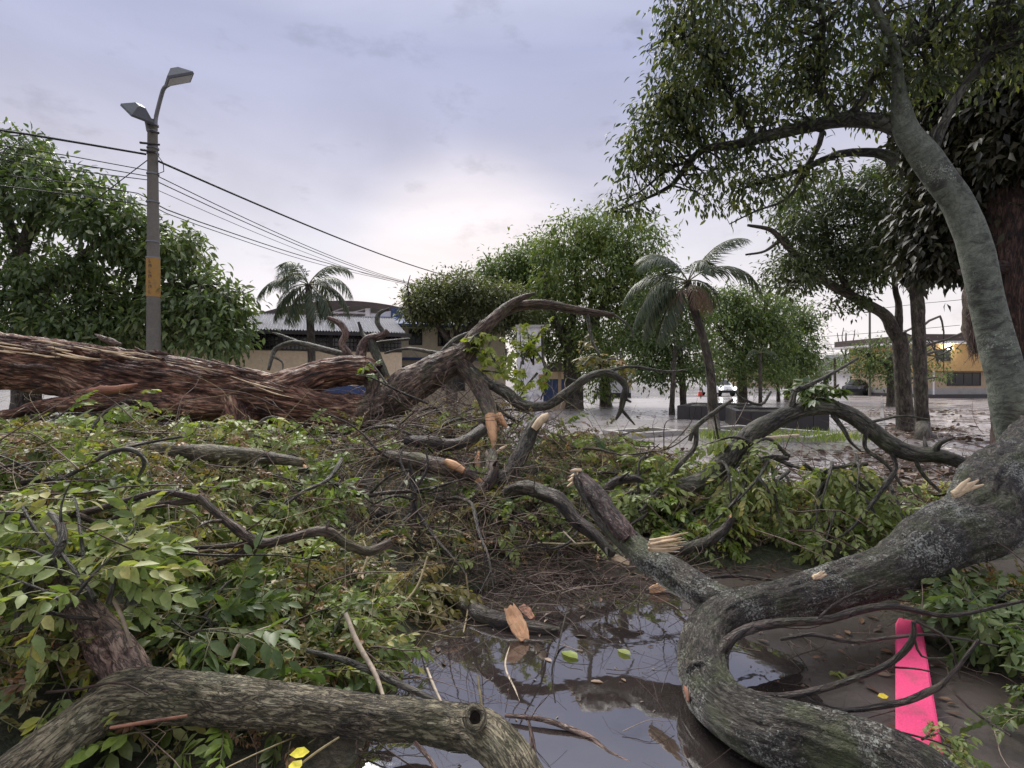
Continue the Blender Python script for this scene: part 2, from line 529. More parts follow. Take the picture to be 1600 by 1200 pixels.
M['headlight'] = emit_mat('lit_headlight', (1, .96, .92), 8)
M['bulb'] = emit_mat('lit_house_lamp', (1, .97, .93), 14)


# ------------------------------------------------------------------ mesh building
class MB:
    def __init__(self):
        self.V, self.U, self.Rn, self.Fc = [], [], [], []
        self.n = 0

    def add(self, V, F, mat=0, uv=None, rnd=0.0):
        V = np.asarray(V, float).reshape(-1, 3)
        self.V.append(V)
        self.U.append(np.zeros((len(V), 2)) if uv is None else np.asarray(uv, float))
        self.Rn.append(np.full(len(V), rnd) if np.isscalar(rnd) else np.asarray(rnd, float))
        if isinstance(F, np.ndarray):
            groups = [F]
        else:
            by = {}
            for f in F:
                by.setdefault(len(f), []).append(f)
            groups = [np.array(g) for g in by.values()]
        for g in groups:
            if len(g):
                mm = np.full(len(g), mat) if np.isscalar(mat) else np.asarray(mat)
                self.Fc.append((g.astype(np.int64) + self.n, mm))
        self.n += len(V)
        return self

    def instances(self, tpl, pos, X, Y, Z, scale, rnd):
        """tpl = (V, [(faces, mat)], rnd); X, Y, Z are N x 3 axes"""
        V, groups, tr = tpl
        N, k = len(pos), len(V)
        if N == 0:
            return self
        A = np.stack([X, Y, Z], 1)                     # N,3(axis),3
        P = np.einsum('ka,nab->nkb', V, A) * np.asarray(scale).reshape(-1, 1, 1) + pos[:, None, :]
        self.V.append(P.reshape(-1, 3))
        self.U.append(np.zeros((N * k, 2)))
        self.Rn.append((np.asarray(rnd).reshape(-1, 1) + tr[None, :]).reshape(-1))
        off = (np.arange(N) * k + self.n)[:, None, None]
        for f, mt in groups:
            g = (f[None] + off).reshape(-1, f.shape[1])
            self.Fc.append((g, np.full(len(g), mt)))
        self.n += N * k
        return self

    def mesh(self, name, mats, smooth=True, origin=(0, 0, 0)):
        me = bpy.data.meshes.new(name)
        V = np.concatenate(self.V) - np.asarray(origin, float)
        uv = np.concatenate(self.U)
        rn = np.concatenate(self.Rn)
        loops = np.concatenate([g.reshape(-1) for g, _ in self.Fc])
        cnt = np.concatenate([np.full(len(g), g.shape[1]) for g, _ in self.Fc])
        mt = np.concatenate([m for _, m in self.Fc])
        st = np.concatenate([[0], np.cumsum(cnt)[:-1]])
        me.vertices.add(len(V))
        me.vertices.foreach_set('co', V.astype(np.float32).ravel())
        me.loops.add(len(loops))
        me.loops.foreach_set('vertex_index', loops.astype(np.int32))
        me.polygons.add(len(cnt))
        me.polygons.foreach_set('loop_start', st.astype(np.int32))
        me.polygons.foreach_set('material_index', mt.astype(np.int32))
        me.polygons.foreach_set('use_smooth', np.full(len(cnt), smooth))
        ul = me.uv_layers.new(name='UVMap')
        ul.data.foreach_set('uv', uv[loops].astype(np.float32).ravel())
        a = me.attributes.new('rnd', 'FLOAT', 'POINT')
        a.data.foreach_set('value', rn.astype(np.float32))
        for m in mats:
            me.materials.append(m)
        me.update(calc_edges=True)
        return me


def tag(o, label=None, cat=None, group=None, kind=None):
    if label:
        o['label'] = label
    if cat:
        o['category'] = cat
    if group:
        o['group'] = group
    if kind:
        o['kind'] = kind
    return o


def thing(name, label, cat, loc, group=None):
    o = bpy.data.objects.new(name, None)
    o.empty_display_size = .1
    o.location = tuple(float(v) for v in loc)
    COL.objects.link(o)
    return tag(o, label, cat, group)


def world_loc(o):
    l = np.array(o.location)
    if o.parent:
        l = l + world_loc(o.parent)
    return l


def part(name, mb, mats, root=None, smooth=True, label=None, kind=None, at=None):
    """mesh given in world coordinates; origin goes to the parent's base, or to `at`"""
    if not isinstance(mats, (list, tuple)):
        mats = [mats]
    pl = world_loc(root) if root else np.zeros(3)
    org = pl if at is None else np.asarray(at, float)
    o = bpy.data.objects.new(name, mb.mesh(name, mats, smooth, org))
    COL.objects.link(o)
    if root:
        o.parent = root
    o.location = tuple(org - pl) if root else tuple(org)
    return tag(o, label, None, None, kind)


def catmull(P, step):
    """P: n x k control rows, first 3 columns positions -> resampled rows"""
    P = np.asarray(P, float)
    if len(P) == 2:
        n = max(2, int(np.linalg.norm(P[1, :3] - P[0, :3]) / step) + 1)
        t = np.linspace(0, 1, n)[:, None]
        return P[0] * (1 - t) + P[1] * t
    Q = np.vstack([2 * P[0] - P[1], P, 2 * P[-1] - P[-2]])
    out = []
    for i in range(1, len(Q) - 2):
        n = max(1, int(np.linalg.norm(Q[i + 1, :3] - Q[i, :3]) / step + .5))
        t = np.arange(n)[:, None] / n
        p0, p1, p2, p3 = Q[i - 1], Q[i], Q[i + 1], Q[i + 2]
        c = .5 * ((2 * p1) + (-p0 + p2) * t + (2 * p0 - 5 * p1 + 4 * p2 - p3) * t * t + (-p0 + 3 * p1 - 3 * p2 + p3) * t ** 3)
        c[:, 3:] = p1[3:] * (1 - t) + p2[3:] * t
        out.append(c)
    out.append(Q[-2:-1])
    return np.vstack(out)


def tube(mb, P, segs=10, step=.06, lump=.12, lf=1.0, ridge=0., rf=5., wig=0., mat=0, cap=(0, 0), jag=(0, 0), seed=None, rnd=0.0):
    """P: rows x,y,z,r.  cap: material of the end faces; jag: how far the broken ends splinter out (in radii)"""
    seed = int(rng.integers(1 << 20)) if seed is None else seed
    C = catmull(P, step)
    c, r = C[:, :3].copy(), np.maximum(C[:, 3], .0005)
    n = len(c)
    T = unit(np.gradient(c, axis=0))
    s = np.concatenate([[0], np.cumsum(np.linalg.norm(np.diff(c, axis=0), axis=1))])
    if wig:
        for k in range(3):
            c[:, k] += (vnoise(np.stack([s * 2.2, s * 0 + k * 7.3, s * 0], 1), seed) - .5) * 2 * wig * r
    U = np.zeros((n, 3))
    u = np.array([0, 0, -1.0])
    if abs(T[0] @ u) > .9:
        u = np.array([0, 1.0, 0])
    for i in range(n):
        u = u - T[i] * (u @ T[i])
        u = u / (np.linalg.norm(u) + 1e-9)
        U[i] = u
    B = np.cross(T, U)
    a = np.linspace(0, 2 * np.pi, segs + 1)
    ca, sa = np.cos(a), np.sin(a)
    rr = np.repeat(r[:, None], segs + 1, 1)
    ss = np.repeat(s[:, None], segs + 1, 1)
    CA, SA = np.repeat(ca[None], n, 0), np.repeat(sa[None], n, 0)
    if lump or ridge:
        ref = max(r.mean(), .004)
        q = np.stack([CA.ravel() * lf, SA.ravel() * lf, ss.ravel() / ref * .45 * lf], 1)
        f = 1 + lump * 2 * (fbm(q, seed, 2) - .5)
        if ridge:
            q = np.stack([CA.ravel() * rf, SA.ravel() * rf, ss.ravel() / ref * .38], 1)
            w = fbm(q, seed + 31, 3)
            f = f + ridge * (1 - np.abs(2 * w - 1) * 2.2)
            if segs >= 40:
                q = np.stack([CA.ravel() * rf * 2.8, SA.ravel() * rf * 2.8, ss.ravel() / ref * .8], 1)
                w = fbm(q, seed + 47, 3)
                f = f + ridge * .5 * (1 - np.abs(2 * w - 1) * 2.6)
        rr = rr * f.reshape(n, segs + 1)
    rr[:, -1] = rr[:, 0]
    V = c[:, None, :] + rr[..., None] * (CA[..., None] * U[:, None, :] + SA[..., None] * B[:, None, :])
    m = r.mean()
    uv = np.stack([np.repeat((a * m)[None], n, 0), ss], 2).reshape(-1, 2)
    for e, sgn, i in ((0, -1, 0), (1, 1, n - 1)):
        if jag[e]:
            ex = rng.random(segs) ** 1.6 * jag[e] * r[i]
            ex = np.append(ex, ex[0])
            V[i] += sgn * T[i] * ex[:, None]
    V = V.reshape(-1, 3)
    i, j = np.meshgrid(np.arange(n - 1), np.arange(segs), indexing='ij')
    k = segs + 1
    Fq = np.stack([i * k + j, (i + 1) * k + j, (i + 1) * k + j + 1, i * k + j + 1], 2).reshape(-1, 4)
    mb.add(V, Fq, mat, uv, rnd)
    for e, sgn, i in ((0, -1, 0), (1, 1, n - 1)):
        ring = V[i * k:(i + 1) * k - 1]
        cen = c[i] + sgn * T[i] * (jag[e] * r[i] * .25)
        Vc = np.vstack([ring, cen])
        jj = np.arange(segs)
        f = np.stack([jj, (jj + 1) % segs, np.full(segs, segs)], 1)
        if sgn < 0:
            f = f[:, ::-1]
        uvc = np.vstack([np.stack([ca[:-1] * r[i], sa[:-1] * r[i]], 1) * 1.0, [[0, 0]]])
        mb.add(Vc, f, cap[e], uvc, rnd)
    return C


def PX(rows):
    """rows (px, py, distance, radius in px) -> x,y,z,r"""
    out = []
    for a, b, d, r in rows:
        if b > HY + 20:                              # never below the ground the photo shows
            d = min(d, CH / ((b - HY) / F + .55 * r / F))
        out.append([*W(a, b, d), r * d / F])
    return np.array(out)


def limb(rows, name, mats, root, **kw):
    mb = MB()
    C = tube(mb, PX(rows), **kw)
    part(name, mb, mats, root)
    return C


def box(mb, x0, x1, y0, y1, z0, z1, mat=0, fr=None, rnd=0.0):
    V = np.array([[x, y, z] for z in (z0, z1) for y in (y0, y1) for x in (x0, x1)], float)
    if fr is not None:
        o, ax, ay = fr
        V = o + V[:, :1] * ax + V[:, 1:2] * ay + V[:, 2:] * np.array([0, 0, 1.0])
    Fb = np.array([[0, 2, 3, 1], [4, 5, 7, 6], [0, 1, 5, 4], [2, 6, 7, 3], [0, 4, 6, 2], [1, 3, 7, 5]])
    uv = np.stack([V[:, 0] + V[:, 1], V[:, 2]], 1)
    mb.add(V, Fb, mat, uv, rnd)
    return mb


def frame(px0, d0, px1, d1):
    """a facade line between two ground points: origin, along, away"""
    a = np.array([(px0 - CX) / F * d0, d0, 0.0])
    b = np.array([(px1 - CX) / F * d1, d1, 0.0])
    ax = unit(b - a)
    return (a, ax, np.array([-ax[1], ax[0], 0.0])), float(np.linalg.norm(b - a))


# ------------------------------------------------------------------ leaf templates
def leaf_geo(L=1., Wd=.42, fold=.16, curl=.18, hi=True):
    """a blade along +Y with a folded midrib; upper side +Z"""
    if hi:
        V = np.array([[0, 0, 0], [-.42 * Wd, .3 * L, 0], [0, .3 * L, 0], [.42 * Wd, .3 * L, 0],
                      [-.42 * Wd, .65 * L, 0], [0, .65 * L, 0], [.42 * Wd, .65 * L, 0], [0, L, 0]])
        Fx = np.array([[0, 2, 1], [0, 3, 2], [1, 2, 5], [1, 5, 4], [2, 3, 6], [2, 6, 5], [4, 5, 7], [5, 6, 7]])
    else:
        V = np.array([[0, 0, 0], [-.5 * Wd, .45 * L, 0], [.5 * Wd, .45 * L, 0], [0, L, 0], [0, .45 * L, 0]])
        Fx = np.array([[0, 4, 1], [0, 2, 4], [1, 4, 3], [4, 2, 3]])
    V[:, 2] = np.abs(V[:, 0]) * fold * 2 - curl * L * (V[:, 1] / L) ** 2
    return V, Fx


def simple_tpl(L=1., Wd=.4, fold=.2, curl=.2, hi=False):
    V, f = leaf_geo(L, Wd, fold, curl, hi)
    return (V, [(f, 0)], np.zeros(len(V)))


def axes_from(d, n):
    Y = unit(d)
    X = unit(np.cross(Y, n))
    Z = np.cross(X, Y)
    return X, Y, Z


def pinnate_tpl(pairs, L, ll, lw, seed, droop=.35, start=.25, hi=True, terminal=True):
    """a compound leaf along +Y, upper side +Z: rachis (mat 1) and leaflets (mat 0)"""
    r = np.random.default_rng(seed)
    t = np.linspace(0, 1, 6)
    sway = r.normal() * .12
    cen = np.stack([sway * L * t ** 2, L * t * (1 - .1 * t), -droop * L * t ** 2], 1)
    mb = MB()
    rows = np.column_stack([cen, np.linspace(.0035, .0015, 6)])
    tube(mb, rows, segs=3, step=1, lump=0, mat=1, seed=seed)
    pos, dirs, nrm, sc = [], [], [], []
    for k in range(pairs):
        tt = start + (1 - start) * (k + .3) / pairs
        p = np.array([np.interp(tt, t, cen[:, q]) for q in range(3)])
        for sd in (-1, 1):
            if r.random() < .05:
                continue
            ang = R(62 - 18 * tt + r.normal() * 7)
            d = np.array([sd * math.sin(ang), math.cos(ang), -.25 - .55 * droop + r.normal() * .3])
            pos.append(p)
            dirs.append(d)
            nrm.append(np.array([r.normal() * .5 + sd * .1, r.normal() * .45, 1]))
            sc.append(ll * (.75 + .35 * math.sin(math.pi * min(1, tt * .85 + .1))) * r.uniform(.85, 1.12))
    if terminal:
        pos.append(cen[-1])
        dirs.append(cen[-1] - cen[-2] + np.array([r.normal() * .02, 0, 0]))
        nrm.append(np.array([0, 0, 1.]))
        sc.append(ll)
    X, Y, Z = axes_from(np.array(dirs), np.array(nrm))
    V, f = leaf_geo(1., lw / ll, .17, .16, hi)
    mb.instances((V, [(f, 0)], np.zeros(len(V))), np.array(pos), X, Y, Z, np.array(sc), r.random(len(pos)) * .22)
    return (np.concatenate(mb.V), _merge(mb), np.concatenate(mb.Rn))


def _merge(mb):
    out = {}
    for g, m in mb.Fc:
        for u in np.unique(m):
            out.setdefault((g.shape[1], int(u)), []).append(g[m == u])
    return [(np.concatenate(v), k[1]) for k, v in out.items()]


def palmate_tpl(n, ll, lw, seed):
    """five to seven leaflets from one point: stalk along +Y"""
    r = np.random.default_rng(seed)
    mb = MB()
    tube(mb, np.array([[0, 0, 0, .003], [0, .5 * ll, .02, .0025], [0, ll * .8, 0, .002]]), segs=3, step=1, lump=0, mat=1, seed=seed)
    pos, dirs, nrm, sc = [], [], [], []
    for k in range(n):
        ang = R(-115 + 230 * k / (n - 1) + r.normal() * 6)
        pos.append([0, ll * .8, 0])
        dirs.append([math.sin(ang), math.cos(ang) + .25, -.3 + r.normal() * .15])
        nrm.append([r.normal() * .15, r.normal() * .15, 1])
        sc.append(ll * (.7 + .4 * math.cos(ang / 2)) * r.uniform(.9, 1.1))
    X, Y, Z = axes_from(np.array(dirs), np.array(nrm))
    V, f = leaf_geo(1., lw / ll, .17, .2, True)
    mb.instances((V, [(f, 0)], np.zeros(len(V))), np.array(pos), X, Y, Z, np.array(sc), r.random(len(pos)) * .15)
    return (np.concatenate(mb.V), _merge(mb), np.concatenate(mb.Rn))


TPL_BIG = [pinnate_tpl(4 + k % 3, .26, .085, .042, 100 + k, .3 + .1 * (k % 3)) for k in range(7)]
TPL_MED = [pinnate_tpl(5 + k % 3, .23, .062, .031, 120 + k, .25 + .12 * (k % 3)) for k in range(6)]
TPL_SMALL = [pinnate_tpl(8, .2, .036, .018, 140 + k, .3, hi=False) for k in range(5)]
TPL_PALM = [palmate_tpl(7, .1, .042, 160 + k) for k in range(4)]


def tpl_mesh(tpl, name, mats):
    me = bpy.data.meshes.new(name)
    mb = MB()
    V, groups, rn = tpl
    mb.V, mb.U, mb.Rn, mb.n = [V], [np.zeros((len(V), 2))], [rn], len(V)
    mb.Fc = [(f.astype(np.int64), np.full(len(f), m)) for f, m in groups]
    return mb.mesh(name, mats, True)


def rand_dirs(n):
    v = rng.normal(size=(n, 3))
    return unit(v)


# ------------------------------------------------------------------ the setting
def sheet(name, pts, z, mat, kind='structure'):
    mb = MB()
    V = np.array([[p[0], p[1], z] for p in pts])
    mb.add(V, [list(range(len(V)))], 0, V[:, :2])
    o = part(name, mb, mat, None, False)
    return tag(o, kind=kind)


mbg = MB()
gx = np.array([-500, -120, -40, -15, 0, 15, 40, 120, 500.])
gy = np.array([-200, -20, 0, 10, 25, 50, 120, 600, 900.])
GXm, GYm = np.meshgrid(gx, gy)
nx = len(gx)
ii, jj = np.meshgrid(np.arange(len(gy) - 1), np.arange(nx - 1), indexing='ij')
mbg.add(np.stack([GXm.ravel(), GYm.ravel(), 0 * GXm.ravel()], 1),
        np.stack([ii * nx + jj, ii * nx + jj + 1, (ii + 1) * nx + jj + 1, (ii + 1) * nx + jj], 2).reshape(-1, 4))
tag(part('ground', mbg, M['ground'], None, False), kind='structure')
# the avenue running away to the right, and the street crossing in front of the houses
sheet('road', [(-3, 9.5), (2.2, 9), (4.4, 6.7), (67, 102), (48, 102), (24, 50), (-8, 36), (-14, 17)], .004, M['road'])
sheet('pavement', [(4.4, 6.7), (9, 6.4), (60, 43.3), (60, 91.3)], .004, M['pavement'])

# puddle: brown standing water, own irregular outline
def blob_outline(c, rx, ry, n, amp, seed):
    a = np.linspace(0, 2 * np.pi, n, endpoint=False)
    w = 1 + amp * 2 * (fbm(np.stack([np.cos(a) * 2, np.sin(a) * 2, a * 0], 1), seed, 3) - .5) + .22 * (fbm(np.stack([np.cos(a) * 9, np.sin(a) * 9, a * 0], 1), seed + 9, 3) - .5)
    return [(c[0] + rx * w[i] * math.cos(a[i]), c[1] + ry * w[i] * math.sin(a[i])) for i in range(n)]


mw, ntw, bw, ow = new_mat('brown_puddle_water')
geo = ntw.nodes.new('ShaderNodeNewGeometry')
nn = noise_node(ntw, geo.outputs['Position'], 3.0, 4, .5)
cc = ramp_node(ntw, nn.outputs[0], [(.3, (.022, .017, .016)), (.7, (.04, .032, .029))])
ntw.links.new(cc.outputs[0], bw.inputs['Base Color'])
bw.inputs['Roughness'].default_value = .03
bw.inputs['IOR'].default_value = 3.1
bw.inputs['Specular IOR Level'].default_value = .5
nb = noise_node(ntw, geo.outputs['Position'], 5, 3, .5)
bump(ntw, bw, nb.outputs[0], .05, .02)
M['water'] = mw
mbw = MB()
o1 = blob_outline((.22, 2.95), 1.2, 1.55, 240, .35, 3)
mbw.add(np.array([[x, y, .008] for x, y in o1]), [list(range(len(o1)))])
tag(part('puddle', mbw, M['water'], None, False), kind='structure')
for npd, (cpt, rx, ry, sd) in enumerate((((3.6, 6.6), 1.6, .8, 6), ((5.2, 8.0), 1.5, .7, 8), ((8.2, 9.6), 1.3, .6, 9))):
    o1 = blob_outline(cpt, rx, ry, 200, .4, sd)
    mbw = MB()
    mbw.add(np.array([[x, y, .012 + .003 * npd] for x, y in o1]), [list(range(len(o1)))])
    tag(part('puddle', mbw, M['water'], None, False), kind='structure')


# ------------------------------------------------------------------ buildings
def window(root, fr, x0, x1, z0, z1, y=0.0, mull=1, mat='iron'):
    """frame standing 3 cm proud with a dark pane behind it"""
    mb = MB()
    t = .07
    box(mb, x0, x1, y - .04, y + .06, z0, z0 + t, fr=fr)
    box(mb, x0, x1, y - .04, y + .06, z1 - t, z1, fr=fr)
    box(mb, x0, x0 + t, y - .04, y + .06, z0 + t, z1 - t, fr=fr)
    box(mb, x1 - t, x1, y - .04, y + .06, z0 + t, z1 - t, fr=fr)
    for k in range(mull):
        xm = x0 + (x1 - x0) * (k + 1) / (mull + 1)
        box(mb, xm - .025, xm + .025, y - .03, y + .05, z0 + t, z1 - t, fr=fr)
    w = part('window', mb, M[mat], root, False)
    mb = MB()
    box(mb, x0 + .03, x1 - .03, y - .012, y + .02, z0 + .03, z1 - .03, fr=fr)
    part('pane', mb, M['darkwin'], w, False)
    return w


def school():
    fr, L = frame(120, 21, 628, 25)
    t = thing('low_building', 'long low cream building with iron grille windows and grey corrugated roof behind the fallen trunk', 'building', fr[0])
    mb = MB()
    box(mb, 0, L, 0, 8, 1.25, 2.72, fr=fr)
    part('wall', mb, M['cream'], t, False)
    mb = MB()
    box(mb, -.01, L + .01, -.012, 8, 0, 1.25, fr=fr)
    part('wainscot', mb, M['blue'], t, False, label='blue painted lower band of the wall')
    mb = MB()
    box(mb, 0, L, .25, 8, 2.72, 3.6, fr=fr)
    part('interior_shade', mb, M['darkwin'], t, False)  # interior shade given as a solid near-black block behind the grille
    mb = MB()
    n = int(L / .16)
    for k in range(n):
        x = k * .16 + .05
        box(mb, x, x + .025, .05, .075, 2.78, 3.52, fr=fr)
    for z in (2.93, 3.12, 3.31):
        box(mb, 0, L, .076, .1, z, z + .025, fr=fr)
    part('grille', mb, M['iron'], t, False, kind='stuff')
    mb = MB()
    box(mb, 0, L, -.06, .2, 2.722, 2.78, fr=fr)
    part('sill', mb, M['iron'], t, False)
    for k in range(6):
        mb = MB()
        x = L * (k + .5) / 6
        box(mb, x - .09, x + .09, -.02, .24, 2.78, 3.56, fr=fr)
        part('pillar', mb, M['iron'], t, False)
    # corrugated sheets, each a part
    ns = 12
    for k in range(ns):
        mb = MB()
        xs = np.linspace(L * k / ns, L * (k + 1) / ns + .03, 37)
        zz = .028 * np.cos(np.arange(37) * np.pi / 2)
        rows = []
        for y, z in ((-.7, 3.52 + .004 * (k % 2)), (3.4, 4.55 + .004 * (k % 2))):
            for dz in (0, .02):
                rows.append(fr[0] + xs[:, None] * fr[1] + y * fr[2] + np.stack([0 * xs, 0 * xs, z + zz + dz], 1))
        V = np.vstack([rows[0], rows[2], rows[1], rows[3]])
        j = np.arange(36)
        q = lambda a, b: np.stack([a * 37 + j, a * 37 + j + 1, b * 37 + j + 1, b * 37 + j], 1)
        mb.add(V, np.vstack([q(0, 1), q(3, 2), q(0, 2), q(1, 3)]))
        part('roof_sheet', mb, M['roofgrey'], t, False)
    mb = MB()
    box(mb, -.3, L + .3, -.75, -.68, 3.36, 3.5, fr=fr)
    part('gutter', mb, M['iron'], t, False)
    mb = MB()
    box(mb, 0, L, 3.45, 3.65, 2.0, 4.62, fr=fr)
    part('ridge_wall', mb, M['roofgrey'], t, False)


school()


def arch_hall():
    fr, L = frame(372, 38, 650, 38)
    t = thing('sports_hall', 'arched brown hall roof on white trusses rising behind the corrugated roof', 'hall', fr[0])
    x = np.linspace(0, L, 25)
    zt = 5.45 + 1.35 * (1 - ((x - L * .58) / (L * .58)) ** 2)
    mb = MB()
    V = np.vstack([fr[0] + x[:, None] * fr[1] + y * fr[2] + np.stack([0 * x, 0 * x, zt + dz], 1) for y in (0, 9) for dz in (-.32, 0)])
    j = np.arange(24)
    q = lambda a, b: np.stack([a * 25 + j, a * 25 + j + 1, b * 25 + j + 1, b * 25 + j], 1)
    mb.add(V, np.vstack([q(0, 1), q(1, 3), q(3, 2), q(2, 0)]))
    part('roof', mb, M['roofbrown'], t, False)
    for k in range(3):
        mb = MB()
        P = np.column_stack([fr[0] + x[::3, None] * fr[1] + (.5 + k * 3) * fr[2], np.full(9, .07)])
        P[:, 2] = zt[::3] - .75 - .1 * k
        tube(mb, P, segs=6, step=.6, lump=0)
        for m in range(8):
            a = P[m].copy()
            b = P[m + 1].copy()
            b[2] += .5
            a[3] = b[3] = .035
            tube(mb, np.array([a, b]), segs=4, step=2, lump=0)
        part('truss', mb, M['white'], t, False)
    for k in range(5):
        mb = MB()
        xx = L * (k + .1) / 4.3
        box(mb, xx - .15, xx + .15, .3, .6, 0, np.interp(xx, x, zt) - .4, fr=fr)
        part('column', mb, M['white'], t, False)
    mb = MB()
    V = [fr[0] + fr[1] * a + fr[2] * b + np.array([0, 0, z]) for a, b, z in ((.9, -.3, 5.35), (3.2, -.3, 5.75), (3.2, -.3, 5.3), (.6, -.3, 5.2))]
    V = np.vstack([V, [v + fr[2] * .06 for v in V]])
    mb.add(V, [[0, 3, 2, 1], [4, 5, 6, 7], [0, 1, 5, 4], [1, 2, 6, 5], [2, 3, 7, 6], [3, 0, 4, 7]])
    part('skylight_panel', mb, M['bluebright'], t, False, label='bright blue roof panel')


arch_hall()


def gable():
    fr, L = frame(546, 31, 624, 31)
    t = thing('white_building', 'white rendered gable end with blue corner panel left of the umbrella tree', 'building', fr[0])
    mb = MB()
    V = []
    for y in (0, 6):
        for a, z in ((0, 0), (L, 0), (L, 5.35), (0, 4.85)):
            V.append(fr[0] + fr[1] * a + fr[2] * y + np.array([0, 0, z]))
    mb.add(V, [[0, 1, 2, 3], [7, 6, 5, 4], [3, 2, 6, 7], [1, 5, 6, 2], [0, 3, 7, 4]])
    part('wall', mb, M['white'], t, False)
    mb = MB()
    box(mb, L - .45, L + .12, -.1, 6.1, 4.55, 5.42, fr=fr)
    part('corner_panel', mb, M['blue'], t, False, label='dark blue panel')
    mb = MB()
    box(mb, -.1, L - .5, -.12, 0, 4.78, 4.88, fr=fr)
    part('coping', mb, M['kerb'], t, False)


gable()


def cream_house():
    fr, L = frame(600, 29, 790, 30.5)
    t = thing('cream_house', 'two storey cream house with dark upper windows and blue roof behind the umbrella tree', 'house', fr[0])
    mb = MB()
    box(mb, 0, L, 0, 7, 0, 4.35, fr=fr)
    part('wall', mb, M['cream2'], t, False)
    mb = MB()
    V = []
    for a in (-.3, L + .3):
        for y, z in ((-.5, 4.36), (3.5, 5.3), (7.4, 4.36), (-.5, 4.24), (7.4, 4.24)):
            V.append(fr[0] + fr[1] * a + fr[2] * y + np.array([0, 0, z]))
    mb.add(V, [[0, 5, 6, 1], [1, 6, 7, 2], [3, 8, 5, 0], [4, 2, 7, 9], [0, 1, 2, 4, 3], [5, 8, 9, 7, 6], [3, 4, 9, 8]])
    part('roof', mb, M['blue'], t, False)
    for a, b, z0, z1 in ((1.25, 1.95, 3.3, 4.15), (2.75, 3.4, 3.25, 4.1), (4.4, 5.2, 3.25, 4.1), (.7, 1.6, 1.0, 2.2), (3.0, 4.2, .9, 2.2)):
        window(t, fr, a, b, z0, z1)
    mb = MB()
    box(mb, 0, L, -.9, 0, 2.5, 2.62, fr=fr)
    part('canopy_slab', mb, M['blue'], t, False)


cream_house()


def pillar():
    fr, L = frame(808, 22, 848, 22)
    t = thing('white_pillar', 'tall peeling whitewashed pillar standing beyond the fork of the fallen tree', 'pillar', fr[0])
    mb = MB()
    box(mb, 0, L, 0, .8, 0, 3.55, fr=fr)
    part('shaft', mb, M['mottled'], t, False)
    mb = MB()
    box(mb, -.06, L + .06, -.06, .86, 3.55, 3.66, fr=fr)
    part('cap', mb, M['kerb'], t, False)
    t = thing('road_sign', 'small orange warning board with dark round emblem beside the white pillar', 'sign', np.array([*W(847, 0, 21.5)[:2], 0]))
    x, y = t.location[0], t.location[1]
    mb = MB()
    tube(mb, np.array([[x, y + .05, 0, .05], [x, y + .05, 1.75, .045]]), segs=8, step=.5, lump=.05)
    part('post', mb, M['mottled'], t)
    mb = MB()
    box(mb, x - .13, x + .13, y - .02, y, 1.32, 1.72)
    part('board', mb, M['yellow'], t, False)
    mb = MB()
    a = np.linspace(0, 2 * np.pi, 17)
    tube(mb, np.column_stack([x + .075 * np.cos(a), 0 * a + y - .026, 1.55 + .075 * np.sin(a), 0 * a + .018]), segs=6, step=.02, lump=0)
    part('emblem', mb, M['roofbrown'], t)


pillar()


def booth():
    fr, L = frame(846, 38, 896, 38)
    t = thing('blue_booth', 'low yellow and blue house with dark gabled roof beyond the street', 'house', fr[0])
    mb = MB()
    box(mb, 0, L, 0, 4, 1.5, 2.0, fr=fr)
    part('wall', mb, M['cream'], t, False)
    mb = MB()
    box(mb, -.01, L + .01, -.012, 4, 0, 1.5, fr=fr)
    part('wainscot', mb, M['blue'], t, False, label='blue lower wall')
    mb = MB()
    V = []
    for y in (-.5, 4.4):
        for a, z in ((-.5, 2.0), (L / 2, 2.7), (L + .4, 2.0)):
            V.append(fr[0] + fr[1] * a + fr[2] * y + np.array([0, 0, z]))
    mb.add(V, [[0, 1, 4, 3], [1, 2, 5, 4], [0, 2, 1], [3, 4, 5], [0, 3, 5, 2]])
    part('roof', mb, M['roofbrown'], t, False)
    mb = MB()
    box(mb, L * .52, L * .62, -.03, .01, 0, 1.98, fr=fr)
    part('door', mb, M['tan'], t, False)
    for a in (.0, L - .12):
        mb = MB()
        box(mb, a, a + .12, -.3, -.18, 0, 1.98, fr=fr)
        part('post', mb, M['kerb'], t, False)
    fr, L = frame(944, 46, 986, 46)
    t = thing('white_house', 'plain white house with dark plinth glimpsed between the trunks past the street', 'house', fr[0])
    mb = MB()
    box(mb, 0, L, 0, 5, .35, 2.3, fr=fr)
    part('wall', mb, M['white'], t, False)
    mb = MB()
    box(mb, 0, L, -.02, 5, 0, .35, fr=fr)
    part('plinth', mb, M['iron'], t, False)
    mb = MB()
    box(mb, -.4, L + .4, -.5, 5.4, 2.3, 2.45, fr=fr)
    part('roof', mb, M['roofgrey'], t, False)
    window(t, fr, .3, .8, 1.2, 2.0)


booth()


